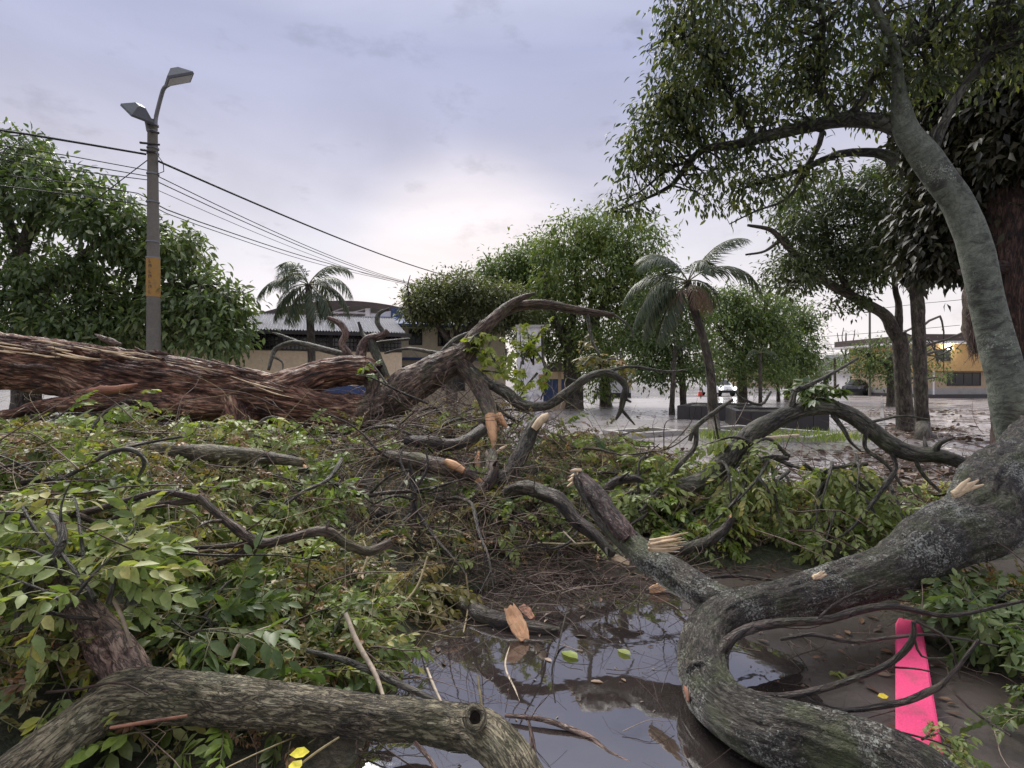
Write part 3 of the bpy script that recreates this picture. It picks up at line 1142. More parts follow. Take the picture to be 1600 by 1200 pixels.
def orange_house():
    fr, L = frame(1452, 44, 1680, 45)
    t = thing('orange_house', 'two storey orange house with flat dark roof and garage behind the leaning trunk', 'house', fr[0])
    mb = MB()
    box(mb, 0, L, .6, 9, .75, 2.12, fr=fr)
    part('lower_wall', mb, M['tan'], t, False)
    mb = MB()
    box(mb, -.01, L, .55, 9, .28, .75, fr=fr)
    part('plinth', mb, M['kerb'], t, False)
    mb = MB()
    box(mb, -.3, L, -.4, 9, 0, .28, fr=fr)
    part('step', mb, M['block'], t, False)
    mb = MB()
    box(mb, -.2, L, 0, 9, 2.12, 4.25, fr=fr)
    part('upper_wall', mb, M['orange'], t, False)
    mb = MB()
    box(mb, -1.6, L, -.9, 9.4, 4.25, 4.42, fr=fr)
    part('eave', mb, M['white'], t, False)
    mb = MB()
    box(mb, -1.5, L, -.7, 9.2, 4.42, 4.95, fr=fr)
    part('fascia', mb, M['roofbrown'], t, False)
    window(t, fr, .55, 1.75, 2.9, 3.85)
    window(t, fr, 6.1, 7.6, 2.9, 4.1)
    window(t, fr, 2.0, 4.9, .95, 2.0, y=.6, mull=3)
    window(t, fr, 6.3, 7.6, .95, 2.0, y=.6)
    mb = MB()
    a = np.linspace(0, np.pi, 7)
    c = fr[0] + fr[1] * 1.45 - fr[2] * .25 + np.array([0, 0, 3.95])
    th = np.linspace(0, 2 * np.pi, 11)
    V = np.array([[c[0] + .2 * math.sin(p) * math.cos(q), c[1] + .2 * math.sin(p) * math.sin(q), c[2] + .2 * math.cos(p)] for p in a for q in th])
    i, j = np.meshgrid(np.arange(6), np.arange(10), indexing='ij')
    mb.add(V, np.stack([i * 11 + j, (i + 1) * 11 + j, (i + 1) * 11 + j + 1, i * 11 + j + 1], 2).reshape(-1, 4))
    part('lamp', mb, M['bulb'], t)
    mb = MB()
    c = fr[0] + fr[1] * .1 - fr[2] * .3
    tube(mb, np.array([[*c[:2], .2, .06], [*c[:2], 2.12, .06]]), segs=8, step=.5, lump=0)
    part('post', mb, M['white'], t)


orange_house()


def far_house(px0, px1, d, zw, zr, name, label, wall, roof, win=True):
    fr, L = frame(px0, d, px1, d)
    t = thing(name, label, 'house', fr[0])
    mb = MB()
    box(mb, 0, L, 0, 7, 0, zw, fr=fr)
    part('wall', mb, M[wall], t, False)
    mb = MB()
    V = []
    for a in (-.4, L + .4):
        for y, z in ((-.6, zw), (3.5, zr), (7.6, zw)):
            V.append(fr[0] + fr[1] * a + fr[2] * y + np.array([0, 0, z]))
    mb.add(V, [[0, 3, 4, 1], [1, 4, 5, 2], [0, 1, 2], [3, 5, 4], [0, 2, 5, 3]])
    part('roof', mb, M[roof], t, False)
    if win:
        window(t, fr, L * .2, L * .4, 1, 2)
        window(t, fr, L * .6, L * .8, 1, 2)


far_house(1318, 1372, 78, 2.7, 4.9, 'grey_roofed_house', 'far house with steep grey roof at the end of the avenue', 'white', 'roofgrey')
far_house(1362, 1412, 56, 2.3, 2.9, 'white_bungalow', 'white bungalow with flat pale roof partly behind the trees on the right', 'white', 'kerb')
far_house(1160, 1262, 95, 2.4, 3.6, 'distant_house', 'low distant house in deep shade behind the round shrub', 'tan', 'roofbrown')


# ------------------------------------------------------------------ kerbs and planters
def kerb_run(p0, p1, n, name, w=.14, h=.12, root=None, mat='kerb'):
    p0, p1 = np.array([*p0, 0.]), np.array([*p1, 0.])
    ax = unit(p1 - p0)
    L = np.linalg.norm(p1 - p0)
    fr = (p0, ax, np.array([-ax[1], ax[0], 0.]))
    for k in range(n):
        mb = MB()
        box(mb, L * k / n + .006, L * (k + 1) / n - .006, 0, w, 0, h + .006 * (rng.random() - .5), fr=fr)
        part('kerbstone', mb, M[mat], root, False)


def bed(name, label, px0, py0, px1, py1, depth, h, n, m, mat, soil):
    a, b = G(px0, py0), G(px1, py1)
    t = thing(name, label, 'planter', a)
    ax = unit(b - a)
    ay = np.array([-ax[1], ax[0], 0])
    c, e = b + ay * depth, a + ay * depth
    for p, q, k in ((a, b, n), (b, c, m), (c, e, n), (e, a, m)):
        kerb_run(p[:2], q[:2], k, 'kerbstone', .2, h, t, mat)
    mb = MB()
    g = 12
    u, v = np.meshgrid(np.linspace(.02, .98, g), np.linspace(.03, .97, g))
    V = a + u.ravel()[:, None] * (b - a) + v.ravel()[:, None] * (e - a)
    V[:, 2] = h - .1 + .1 * fbm(V * 1.5, 4)
    i, j = np.meshgrid(np.arange(g - 1), np.arange(g - 1), indexing='ij')
    mb.add(V, np.stack([i * g + j, i * g + j + 1, (i + 1) * g + j + 1, (i + 1) * g + j], 2).reshape(-1, 4))
    part('soil', mb, M['ground'], t)
    return t


bed('planter', 'dark stone planter on the left of the pair in mid street, around the thin trunk', 1058, 655, 1178, 659, 3.2, .52, 6, 4, 'block', 1)
bed('planter', 'longer dark stone planter behind the arching grey branch, nearer of the pair', 1150, 670, 1296, 673, 2.6, .56, 6, 4, 'block', 1)
bed('planter', 'low pale kerbed bed around the curved palm trunk', 1090, 678, 1262, 694, 2.0, .16, 6, 4, 'kerb', 1)
bed('planter', 'low pale kerbed bed by the street left of the curved palm', 988, 686, 1070, 680, 1.2, .14, 4, 3, 'kerb', 1)
ks = thing('kerb', 'pale kerb line running away beside the avenue past the twin trunks', 'kerb', (*G(1384, 690)[:2], 0))
kerb_run(G(1384, 690)[:2], G(1378, 606)[:2], 34, 'kerb', .13, .05, ks, 'kerbdark')
ks = thing('kerb', 'short low kerb of dark stone at the foot of the white pillar', 'kerb', (*G(858, 640)[:2], 0))
kerb_run(G(852, 641)[:2], G(902, 638)[:2], 4, 'kerb', .4, .38, ks, 'tan')


# ------------------------------------------------------------------ trees
def crown(name, root, blobs, mat, leaf=(.2, .08), density=1.0, clump=.45, per=26, droop=.4, limbs=None, twigs=True, label=None, hi=False, shell=.55, twig_mat_='bark_far', twig_share=.5, part_name='crown', more=.35):
    """blobs: (px, py, rx px, ry px, distance, half depth m, clumps)"""
    cs = []
    for px, py, rx, ry, d, rd, n in blobs:
        c = W(px, py, d)
        v = rand_dirs(n) * (rng.random(n) ** (1 / 3.0) * (1 - shell) + shell * rng.uniform(.62, 1.06, n))[:, None]
        cs.append(c + v * np.array([rx * d / F, rd, ry * d / F]))
    cs = np.vstack(cs)
    n = max(1, int(per * density * (1 + more)))
    N = len(cs) * n
    ci = np.repeat(np.arange(len(cs)), n)
    csz = rng.uniform(.55, 1.45, len(cs))
    off = rng.normal(size=(N, 3)) * clump * csz[ci][:, None] * np.array([.5, .5, .36])
    pos = cs[ci] + off
    d = unit(off) * .9 + rng.normal(size=(N, 3)) * .45 + np.array([0, 0, -droop])
    nn = unit(np.array([0, 0, 1.]) + rng.normal(size=(N, 3)) * .45 + unit(off) * .35)
    X, Y, Z = axes_from(d, nn)
    rnd = (.05 + .62 * rng.random(len(cs))[ci] + .3 * rng.random(N))
    mb = MB()
    tpl = simple_tpl(1., leaf[1] / leaf[0], .2, .22, hi)
    mb.instances(tpl, pos, X, Y, Z, leaf[0] * rng.uniform(.7, 1.2, N), rnd)
    o = part(part_name, mb, M[mat], root, True, label)
    if twigs and limbs is not None and len(limbs):
        Lp = np.vstack(limbs)
        mb = MB()
        for c in cs[rng.random(len(cs)) < twig_share]:
            k = np.argmin(np.linalg.norm(Lp[:, :3] - c, axis=1) + .15 * np.abs(Lp[:, 2] - c[2]) + rng.random(len(Lp)) * .35)
            a = Lp[k, :3]
            ln = np.linalg.norm(c - a)
            mid = (a + c) / 2 + rng.normal(size=3) * .12 * ln + np.array([0, 0, .07 * ln])
            r0 = min(Lp[k, 3] * .6, .008 + .011 * ln)
            tube(mb, np.array([[*a, r0], [*mid, r0 * .65], [*c, r0 * .25]]), segs=5, step=max(.12, ln / 7), lump=0, wig=2.0)
        if mb.n:
            part('twigs', mb, M[twig_mat_], root, True, kind='stuff')
    return cs


def tree(name, label, trunk, limbs, blobs, mat, bark='bark_far', cat='tree', segs=12, ridge=.06, lbark=None, ls=1.0, **kw):
    b = W(*trunk[0][:3])
    t = thing(name, label, cat, (b[0], b[1], 0))
    P = PX(trunk)
    if P[0, 2] > 0.02:
        P = np.vstack([[P[0, 0], P[0, 1], -.05, P[0, 3] * 1.25], P])
    else:
        P[0, 2] = -.05
    mb = MB()
    C = [tube(mb, P, segs=segs, step=.15, lump=.1, ridge=ridge)]
    part('trunk', mb, M[bark], t)
    for l in limbs:
        mb = MB()
        C.append(tube(mb, PX([(a, b, c, r * ls) for a, b, c, r in l]), segs=8, step=.12, lump=.1, wig=.25))
        part('limb', mb, M[lbark or bark], t)
    crown('crown', t, blobs, mat, limbs=C, twig_mat_=lbark or bark, **kw)
    return t


# big broad-leaved trees on the left, behind the pole
tree('broadleaf_tree', 'tall broad leaved tree at the left edge reaching highest beside the cables',
     [(40, 640, 18.5, 20), (45, 520, 18.5, 16), (30, 400, 18.5, 11)],
     [[(30, 400, 18.5, 10), (60, 330, 18.3, 7), (110, 290, 18, 4)], [(45, 460, 18.5, 9), (130, 400, 18, 6), (190, 350, 17.8, 3)], [(30, 400, 18.5, 8), (0, 300, 18.4, 5), (-20, 220, 18, 3)]],
     [(10, 240, 60, 60, 18.5, 1.6, 46), (60, 300, 75, 62, 18.5, 1.7, 60), (110, 310, 62, 50, 18, 1.5, 46), (-40, 300, 90, 100, 18.5, 2.0, 40), (30, 380, 60, 22, 18.8, 1.3, 14), (5, 460, 80, 60, 18, 1.6, 60),
      (180, 350, 60, 45, 18, 1.5, 44), (95, 460, 75, 66, 18, 1.5, 64), (70, 530, 110, 40, 17.5, 1.3, 60)],
     'crown_mango', leaf=(.27, .11), clump=.5, per=19, droop=.5, hi=True)
tree('broadleaf_tree', 'rounded broad leaved tree right behind the lamp pole, drooping over the cream wall',
     [(205, 640, 19, 15), (205, 545, 19, 13), (215, 470, 19, 9)],
     [[(212, 490, 19, 9), (270, 450, 18.6, 6), (320, 440, 18.2, 4)], [(208, 500, 19, 8), (160, 440, 19, 5), (130, 420, 19, 3)], [(215, 470, 19, 8), (230, 400, 18.7, 5), (250, 350, 18.6, 3)]],
     [(230, 380, 70, 55, 18.6, 1.5, 58), (275, 420, 45, 62, 18.4, 1.3, 46), (180, 440, 80, 60, 18.6, 1.5, 60), (310, 470, 60, 46, 18, 1.3, 52), (345, 490, 46, 44, 17.8, 1.2, 44), (340, 530, 40, 26, 17.5, 1, 26),
      (210, 500, 90, 45, 18.2, 1.4, 58), (120, 510, 60, 40, 18, 1.2, 34), (285, 500, 50, 40, 18, 1.1, 34)],
     'crown_mango', leaf=(.27, .11), clump=.5, per=21, droop=.55, hi=True)
# flat topped tree and the big group in the middle
tree('umbrella_tree', 'flat topped feathery tree spreading over the blue roof in the middle',
     [(706, 640, 27, 9), (706, 560, 27, 8), (712, 530, 27, 6)],
     [[(710, 545, 27, 6), (680, 505, 26.8, 4), (650, 490, 26.6, 2)], [(710, 540, 27, 6), (740, 505, 27, 4), (790, 480, 27, 2)], [(712, 530, 27, 5), (716, 490, 27, 3), (720, 460, 27, 2)]],
     [(715, 452, 55, 17, 27, 1.8, 44), (690, 475, 55, 16, 26.8, 1.8, 50), (755, 468, 60, 20, 27, 1.8, 56), (665, 492, 36, 12, 26.6, 1.2, 30), (735, 490, 85, 14, 27, 1.6, 50), (795, 478, 44, 24, 27.5, 1.4, 44), (785, 500, 34, 12, 27, 1, 24), (680, 470, 50, 22, 27, 1.5, 40)],
     'crown_umbrella', leaf=(.22, .085), clump=.6, per=50, droop=.1)
tree('shade_tree', 'dense dark green tree between the umbrella tree and the tall leafy crown',
     [(820, 625, 33, 10), (818, 560, 33, 9), (815, 500, 33, 7)],
     [[(816, 520, 33, 6), (785, 460, 32.5, 4), (770, 430, 32.5, 2)], [(815, 500, 33, 6), (830, 440, 33, 4), (840, 400, 33, 2)]],
     [(800, 420, 45, 32, 33, 2, 58), (840, 415, 50, 40, 33, 2, 64), (775, 430, 30, 26, 32.5, 1.4, 26), (850, 465, 50, 40, 33, 2, 50), (820, 460, 40, 30, 33, 1.6, 30), (800, 510, 50, 36, 33.5, 1.6, 34), (770, 470, 30, 30, 33, 1.2, 16)],
     'crown_mid', leaf=(.26, .11), clump=.75, per=36)
tree('shade_tree', 'tall bright green tree with thick dark trunk in the centre of the street',
     [(896, 626, 29, 15), (894, 580, 29, 13), (888, 540, 29, 9)],
     [[(893, 560, 29, 9), (860, 480, 29, 5), (850, 430, 29, 3)], [(888, 540, 29, 8), (900, 460, 29, 5), (900, 380, 29, 3)], [(893, 560, 29, 8), (940, 480, 28.5, 5), (960, 400, 28.5, 3)], [(893, 570, 29, 8), (915, 520, 29, 6), (930, 440, 29, 3)]],
     [(900, 375, 62, 40, 29, 2, 60), (950, 360, 46, 36, 29, 1.8, 40), (880, 420, 60, 45, 29, 2, 50), (945, 425, 66, 50, 28.5, 2, 64), (1000, 385, 34, 44, 28.5, 1.5, 30), (985, 450, 46, 50, 28.5, 1.8, 44), (905, 480, 50, 36, 29, 1.6, 30),
      (850, 480, 34, 34, 29, 1.2, 16), (870, 530, 44, 36, 29.5, 1.2, 34), (1010, 440, 34, 50, 29, 1.2, 34), (925, 540, 44, 40, 28, 1.2, 40), (840, 540, 26, 30, 30, 1, 12)],
     'crown_bright', leaf=(.25, .1), clump=.75, per=36, droop=.6)
tree('shade_tree', 'smaller leafy tree with pale forked trunk and yellowish lower leaves past the puddled street',
     [(946, 628, 31, 9), (946, 585, 31, 8), (948, 540, 31, 6)],
     [[(947, 560, 31, 5), (975, 520, 31, 4), (995, 480, 31, 2)], [(947, 550, 31, 5), (925, 510, 31, 3), (910, 490, 31, 2)]],
     [(950, 510, 46, 34, 31, 1.6, 34), (985, 540, 36, 30, 31, 1.3, 26), (920, 530, 30, 26, 31, 1.2, 14), (938, 600, 16, 18, 30.5, .6, 12), (1005, 520, 30, 40, 31, 1.3, 22)],
     'crown_mid', leaf=(.24, .1), clump=.65, per=34, droop=.6)
tree('shade_tree', 'round dark tree behind the curved palm, its low boughs over the two thin stems',
     [(1068, 640, 26, 5), (1066, 590, 26, 5), (1062, 540, 26, 4)],
     [[(1064, 560, 26, 4), (1040, 530, 26, 3), (1020, 510, 26, 2)], [(1062, 545, 26, 3), (1085, 520, 26, 2), (1100, 500, 26, 1.5)]],
     [(1035, 500, 46, 54, 26, 1.3, 54), (1085, 500, 44, 50, 26, 1.2, 44), (1005, 520, 34, 40, 26, 1.2, 26), (1030, 575, 42, 26, 26, 1.2, 30), (1075, 565, 40, 26, 26, 1.2, 26), (1010, 560, 26, 30, 25.5, 1, 14)],
     'crown_mid', leaf=(.22, .095), clump=.6, per=34, droop=.5)
tree('shade_tree', 'thin dark stemmed tree in the left stone planter under the palm crown',
     [(1050, 632, 24, 4), (1052, 590, 24, 3.5), (1055, 540, 24, 2.5)], [],
     [(1060, 540, 24, 20, 24, .7, 10)], 'crown_dark', leaf=(.18, .07), per=20)
tree('shade_tree', 'broad dark tree filling the gap right of the curved palm',
     [(1160, 625, 36, 7), (1160, 580, 36, 7), (1165, 540, 36, 5)],
     [[(1162, 560, 36, 5), (1120, 510, 36, 3), (1105, 480, 36, 2)], [(1165, 540, 36, 5), (1190, 490, 36, 3), (1205, 470, 36, 2)]],
     [(1130, 485, 46, 34, 36, 2, 54), (1175, 480, 55, 34, 36, 2, 64), (1150, 530, 70, 40, 36, 2, 70), (1195, 535, 50, 40, 36, 2, 44), (1120, 570, 44, 24, 35, 1.4, 24), (1180, 580, 50, 22, 35, 1.4, 26)],
     'crown_mid', leaf=(.28, .12), clump=.8, per=36)
tree('shade_tree', 'dark rounded tree at the right end of the mid street group by the avenue',
     [(1232, 622, 40, 6), (1232, 580, 40, 6), (1230, 540, 40, 5)],
     [[(1231, 560, 40, 5), (1250, 520, 40, 3), (1255, 500, 40, 2)], [(1230, 540, 40, 4), (1212, 500, 40, 3), (1205, 480, 40, 2)]],
     [(1225, 495, 46, 36, 40, 2, 60), (1245, 530, 34, 46, 40, 2, 54), (1220, 560, 50, 30, 39, 1.8, 40), (1252, 570, 22, 30, 39, 1.2, 22)],
     'crown_mid', leaf=(.3, .12), clump=.8, per=34)
tree('round_shrub', 'small clipped shrub lighter green in front of the dark rounded tree',
     [(1216, 614, 37, 2.5), (1216, 600, 37, 2)], [], [(1216, 580, 24, 22, 37, 1, 44)], 'crown_bright', leaf=(.17, .07), clump=.4, per=26, cat='shrub')
tree('avenue_tree', 'low spreading green tree behind the twin trunks beside the avenue',
     [(1392, 632, 31, 6), (1392, 590, 31, 5), (1390, 560, 31, 4)],
     [[(1391, 575, 31, 4), (1360, 555, 31, 2.5), (1335, 545, 31, 1.5)]],
     [(1385, 550, 44, 26, 31, 1.4, 40), (1345, 560, 36, 20, 31, 1.2, 26), (1405, 575, 34, 26, 31, 1.2, 24), (1370, 582, 40, 16, 31, 1, 20), (1465, 565, 30, 34, 36, 1.2, 22)],
     'crown_mid', leaf=(.2, .08), clump=.55, per=22)
tree('bare_tree', 'leafless pale tree against the bright sky at the far end of the avenue',
     [(1322, 600, 62, 2.2), (1321, 570, 62, 1.8), (1322, 520, 62, .8)],
     [[(1321, 560, 62, 1.2), (1312, 540, 62, .8), (1308, 520, 62, .5)], [(1321, 550, 62, 1.2), (1332, 535, 62, .8), (1336, 515, 62, .5)], [(1322, 545, 62, 1), (1316, 530, 62, .7), (1318, 512, 62, .5)], [(1322, 555, 62, 1), (1340, 545, 62, .6), (1346, 535, 62, .4)]],
     [(1322, 530, 20, 18, 62, 1.2, 20)], 'leaf_brown', leaf=(.1, .04), per=4, twig_share=1.0)
tree('street_tree', 'low dark tree past the parked cars at the end of the avenue',
     [(1290, 606, 66, 3), (1290, 590, 66, 3)], [],
     [(1285, 575, 26, 22, 66, 2, 30), (1325, 580, 34, 14, 66, 2, 30), (1262, 585, 20, 18, 66, 2, 20)], 'crown_mango', leaf=(.35, .14), clump=.8, per=24)

# the tree belt that closes the view
mbt = MB()
Pt, Ct = [], []
for k in range(330):
    px = rng.uniform(-200, 1750)
    d = rng.uniform(85, 120)
    py = 590 - rng.uniform(-4, 1) * 0 - abs(rng.normal()) * 9 - 4
    Pt.append(W(px, py, d))
Pt = np.array(Pt)
ci = np.repeat(np.arange(len(Pt)), 26)
pos = Pt[ci] + rng.normal(size=(len(ci), 3)) * np.array([1.6, 1.2, .9])
X, Y, Z = axes_from(rng.normal(size=(len(ci), 3)), unit(rng.normal(size=(len(ci), 3)) * .6 + np.array([0, -.3, 1])))
mbt.instances(simple_tpl(1, .5), pos, X, Y, Z, rng.uniform(.5, 1.0, len(ci)), rng.random(len(ci)))
tag(part('treeline', mbt, M['crown_dark'], None), label='far belt of trees closing the view', kind='stuff')

# twin trunks on the right
tree('street_tree', 'dark forked tree whose long limb reaches left over the avenue',
     [(1416, 664, 16.8, 13), (1414, 645, 16.8, 11.6), (1412, 620, 16.8, 11), (1408, 550, 16.8, 11), (1404, 520, 16.8, 10)],
     [[(1405, 535, 16.8, 10.5), (1385, 494, 16.8, 9), (1345, 470, 16.7, 8), (1295, 442, 16.5, 7), (1255, 415, 16.4, 7), (1230, 385, 16.3, 5), (1205, 360, 16.2, 4), (1168, 352, 16.1, 2)],
      [(1230, 385, 16.3, 4), (1226, 370, 16.3, 4), (1195, 392, 16.3, 2), (1165, 398, 16.2, 1.5)],
      [(1404, 520, 16.8, 7), (1404, 480, 16.9, 5), (1398, 450, 17, 4), (1395, 400, 17, 3)],
      [(1330, 462, 16.6, 5), (1300, 400, 16.6, 3.5), (1290, 340, 16.6, 2.5)], [(1280, 430, 16.5, 4), (1240, 440, 16.4, 3), (1215, 430, 16.4, 2)]],
     [(1270, 320, 60, 48, 16.6, 1.2, 56), (1330, 350, 66, 60, 16.8, 1.4, 64), (1240, 425, 40, 32, 16.4, .8, 38), (1290, 400, 55, 40, 16.6, 1.1, 44), (1350, 410, 50, 40, 16.8, 1.1, 44), (1320, 470, 34, 12, 16.7, .6, 10), (1240, 350, 30, 30, 16.4, .7, 14)],
     'crown_dark', bark='bark_far', leaf=(.17, .066), clump=.42, per=34, droop=.4, segs=16)
tree('street_tree', 'straight brown trunk standing next to the dark forked tree',
     [(1443, 681, 15.5, 11), (1442, 664, 15.5, 9.6), (1440, 640, 15.5, 9), (1437, 560, 15.5, 9), (1434, 480, 15.5, 9), (1431, 450, 15.5, 8), (1432, 390, 15.5, 6), (1430, 330, 15.5, 5), (1422, 280, 15.5, 3)],
     [[(1433, 465, 15.5, 7.5), (1408, 425, 15.6, 7), (1388, 395, 15.7, 6), (1376, 350, 15.8, 4)], [(1432, 450, 15.5, 5), (1470, 435, 15.3, 4), (1510, 430, 15.2, 3)]],
     [(1400, 300, 60, 60, 15.6, 1.2, 60), (1450, 290, 60, 60, 15.4, 1.2, 56), (1430, 360, 70, 50, 15.5, 1.2, 60), (1390, 395, 50, 40, 15.6, 1, 34), (1490, 390, 50, 40, 15.2, 1, 46), (1470, 430, 40, 10, 15.3, .6, 12)],
     'crown_dark', bark='bark_far', leaf=(.17, .066), clump=.42, per=34, droop=.45, segs=16)

# dark mass at the right edge with hanging fibres
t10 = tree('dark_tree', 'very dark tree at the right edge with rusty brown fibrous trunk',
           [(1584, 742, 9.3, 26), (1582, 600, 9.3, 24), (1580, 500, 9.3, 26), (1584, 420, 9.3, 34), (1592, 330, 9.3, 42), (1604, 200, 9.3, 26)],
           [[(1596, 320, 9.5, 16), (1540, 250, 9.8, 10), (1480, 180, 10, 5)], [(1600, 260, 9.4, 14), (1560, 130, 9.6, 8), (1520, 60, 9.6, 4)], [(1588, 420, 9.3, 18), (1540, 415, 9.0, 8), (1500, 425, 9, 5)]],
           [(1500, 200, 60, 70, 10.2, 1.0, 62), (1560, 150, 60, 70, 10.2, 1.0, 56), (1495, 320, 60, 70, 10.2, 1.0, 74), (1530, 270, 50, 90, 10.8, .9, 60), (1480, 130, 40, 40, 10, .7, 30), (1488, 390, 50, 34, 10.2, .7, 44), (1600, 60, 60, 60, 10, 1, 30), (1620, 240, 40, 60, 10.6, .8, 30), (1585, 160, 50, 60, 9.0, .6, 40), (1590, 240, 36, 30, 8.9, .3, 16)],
           'crown_shaded', bark='bark_rust', leaf=(.2, .085), clump=.4, per=44, more=.6, droop=.7, segs=28, ridge=.16)
mb = MB()
for k in range(420):
    f = rng.random()
    a = W(1500 + 38 * rng.random(), 425 + 30 * rng.random(), 8.9 + rng.random() * .3)
    a2 = W(1514 + 18 * rng.random(), 440 + 100 * f + 14 * rng.random(), 8.9 + rng.random() * .3)
    ln = rng.uniform(.15, .45)
    b = a2 + np.array([rng.normal() * .04, rng.normal() * .04, -ln * .6])
    tube(mb, np.array([[*a2, .004], [*((a2 + b) / 2 + rng.normal(size=3) * .02), .004], [*b, .002]]), segs=3, step=.3, lump=0, rnd=rng.random())
part('hanging_fibres', mb, M['twig'], t10, True, 'brown beard of dead fibres hanging left of the trunk', kind='stuff')
mb = MB()
tube(mb, PX([(1522, 420, 9, 10), (1521, 470, 9, 13), (1522, 520, 9, 12), (1526, 552, 9, 4)]), segs=10, step=.08, lump=.4, ridge=.25)
part('hanging_root', mb, M['bark_brown'], t10, True)

# the leaning foreground tree on the right
t9 = tree('leaning_tree', 'pale grey barked tree leaning over from the right, nearest standing trunk',
          [(1700, 930, 4.6, 60), (1660, 830, 4.7, 44), (1600, 700, 4.85, 31), (1575, 600, 4.9, 25), (1549, 500, 5, 23), (1527, 400, 5.05, 22), (1500, 325, 5.1, 21), (1448, 250, 5.15, 21), (1412, 195, 5.18, 17), (1404, 130, 5.1, 8.5), (1396, 70, 5, 7), (1372, 22, 4.9, 6), (1340, -60, 4.8, 5)],
          [[(1450, 250, 5.15, 24), (1425, 212, 5.2, 22), (1380, 192, 5.3, 17), (1320, 188, 5.4, 16), (1250, 200, 5.5, 13), (1180, 218, 5.6, 12), (1150, 226, 5.6, 10), (1100, 232, 5.7, 8), (1075, 255, 5.8, 7), (1050, 290, 5.9, 5), (1010, 310, 6, 3), (960, 330, 6, 2)],
           [(1310, 188, 5.4, 10), (1285, 140, 5.4, 8), (1284, 60, 5.3, 7), (1280, -30, 5.2, 6)],
           [(1320, 185, 5.4, 10), (1350, 155, 5.3, 9), (1370, 110, 5.3, 7), (1450, 60, 5.2, 6)],
           [(1400, 250, 5.3, 13), (1370, 238, 5.4, 10), (1310, 240, 5.5, 8), (1260, 262, 5.6, 6), (1190, 285, 5.7, 4)],
           [(1262, 258, 5.6, 6), (1280, 225, 5.5, 6), (1285, 205, 5.5, 6)],
           [(1452, 258, 5.15, 13), (1462, 225, 5.12, 11), (1492, 155, 5.0, 9), (1560, 60, 4.9, 7)],
           [(1075, 252, 5.8, 4), (1040, 268, 5.9, 3), (1000, 300, 6, 2), (965, 315, 6, 1.2)],
           [(1180, 215, 5.6, 5), (1140, 150, 5.6, 4), (1100, 90, 5.6, 2.5), (1050, 60, 5.6, 1.5), (1010, 80, 5.6, .8)],
           [(1100, 232, 5.7, 4), (1060, 180, 5.7, 3), (1030, 150, 5.7, 2)],
           [(1260, 262, 5.6, 4), (1230, 310, 5.6, 3), (1180, 330, 5.7, 2), (1140, 350, 5.8, 1.2)]],
          [(1110, 40, 70, 56, 5.5, .6, 90), (1075, 110, 60, 50, 5.6, .5, 78), (1050, 175, 50, 44, 5.7, .5, 62), (1015, 225, 44, 36, 5.8, .4, 44), (1110, 180, 60, 40, 5.7, .5, 50), (1180, 110, 70, 70, 5.6, .6, 70),
           (1240, 60, 80, 70, 5.5, .7, 76), (1150, 250, 70, 24, 5.7, .4, 30), (1320, 90, 60, 80, 5.4, .6, 60), (1240, 170, 60, 40, 5.6, .5, 40), (1430, 60, 90, 60, 5.3, .7, 90), (1520, 70, 70, 60, 5.2, .6, 60),
           (1390, 140, 60, 50, 5.4, .5, 40), (1120, 295, 60, 26, 5.8, .4, 26), (1200, 300, 60, 26, 5.8, .4, 26), (1580, 60, 60, 70, 5.1, .6, 50), (1110, -60, 90, 60, 5.3, .8, 50), (1300, -70, 120, 70, 5.1, .9, 60), (1500, -60, 120, 70, 5, .9, 60),
           (1270, 265, 50, 20, 5.6, .4, 18), (1010, 270, 40, 22, 5.9, .3, 16), (985, 320, 36, 16, 6, .3, 16)],
          'crown_lean', bark='bark_grey', lbark='bark_limb_shaded', ls=.72, more=.1, leaf=(.08, .03), clump=.2, per=15, droop=.8, segs=30, ridge=.035, hi=True, twig_share=.8)

# ------------------------------------------------------------------ palms
def frond(root, base, d0, L, droop, ll, n, mat, name='frond', seed=0):
    r = np.random.default_rng(seed)
    d = unit(np.array(d0, float))
    p = np.array(base, float)
    pts, dd = [p.copy()], [d.copy()]
    m = 14
    for k in range(m):
        d = unit(d + np.array([0, 0, -droop / m * (0.5 + 1.2 * k / m)]))
        p = p + d * L / m
        pts.append(p.copy())
        dd.append(d.copy())
    pts, dd = np.array(pts), np.array(dd)
    mb = MB()
    tube(mb, np.column_stack([pts, np.linspace(.022, .005, m + 1)]), segs=4, step=.2, lump=0, mat=1)
    t = np.linspace(.16, .99, n)
    idx = t * m
    pos = np.stack([np.interp(idx, np.arange(m + 1), pts[:, q]) for q in range(3)], 1)
    dr = unit(np.stack([np.interp(idx, np.arange(m + 1), dd[:, q]) for q in range(3)], 1))
    up = np.array([0, 0, 1.])
    side = unit(np.cross(dr, up))
    nup = np.cross(side, dr)
    for sd in (-1, 1):
        D = side * sd * .8 + dr * (.45 + .5 * t[:, None]) + nup * .12 + np.array([0, 0, -.35]) + r.normal(size=(n, 3)) * .09
        N_ = nup + side * sd * .4
        X, Y, Z = axes_from(D, N_)
        sc = ll * (np.sin(np.pi * np.clip(t * .82 + .14, 0, 1)) ** .7) * r.uniform(.85, 1.1, n)
        V, f = leaf_geo(1., .052, .2, .5, True)
        mb.instances((V, [(f, 0)], np.zeros(len(V))), pos, X, Y, Z, sc, r.random(n) * .6)
    return part(name, mb, [M[mat], M['stalk']], root, True, at=base)


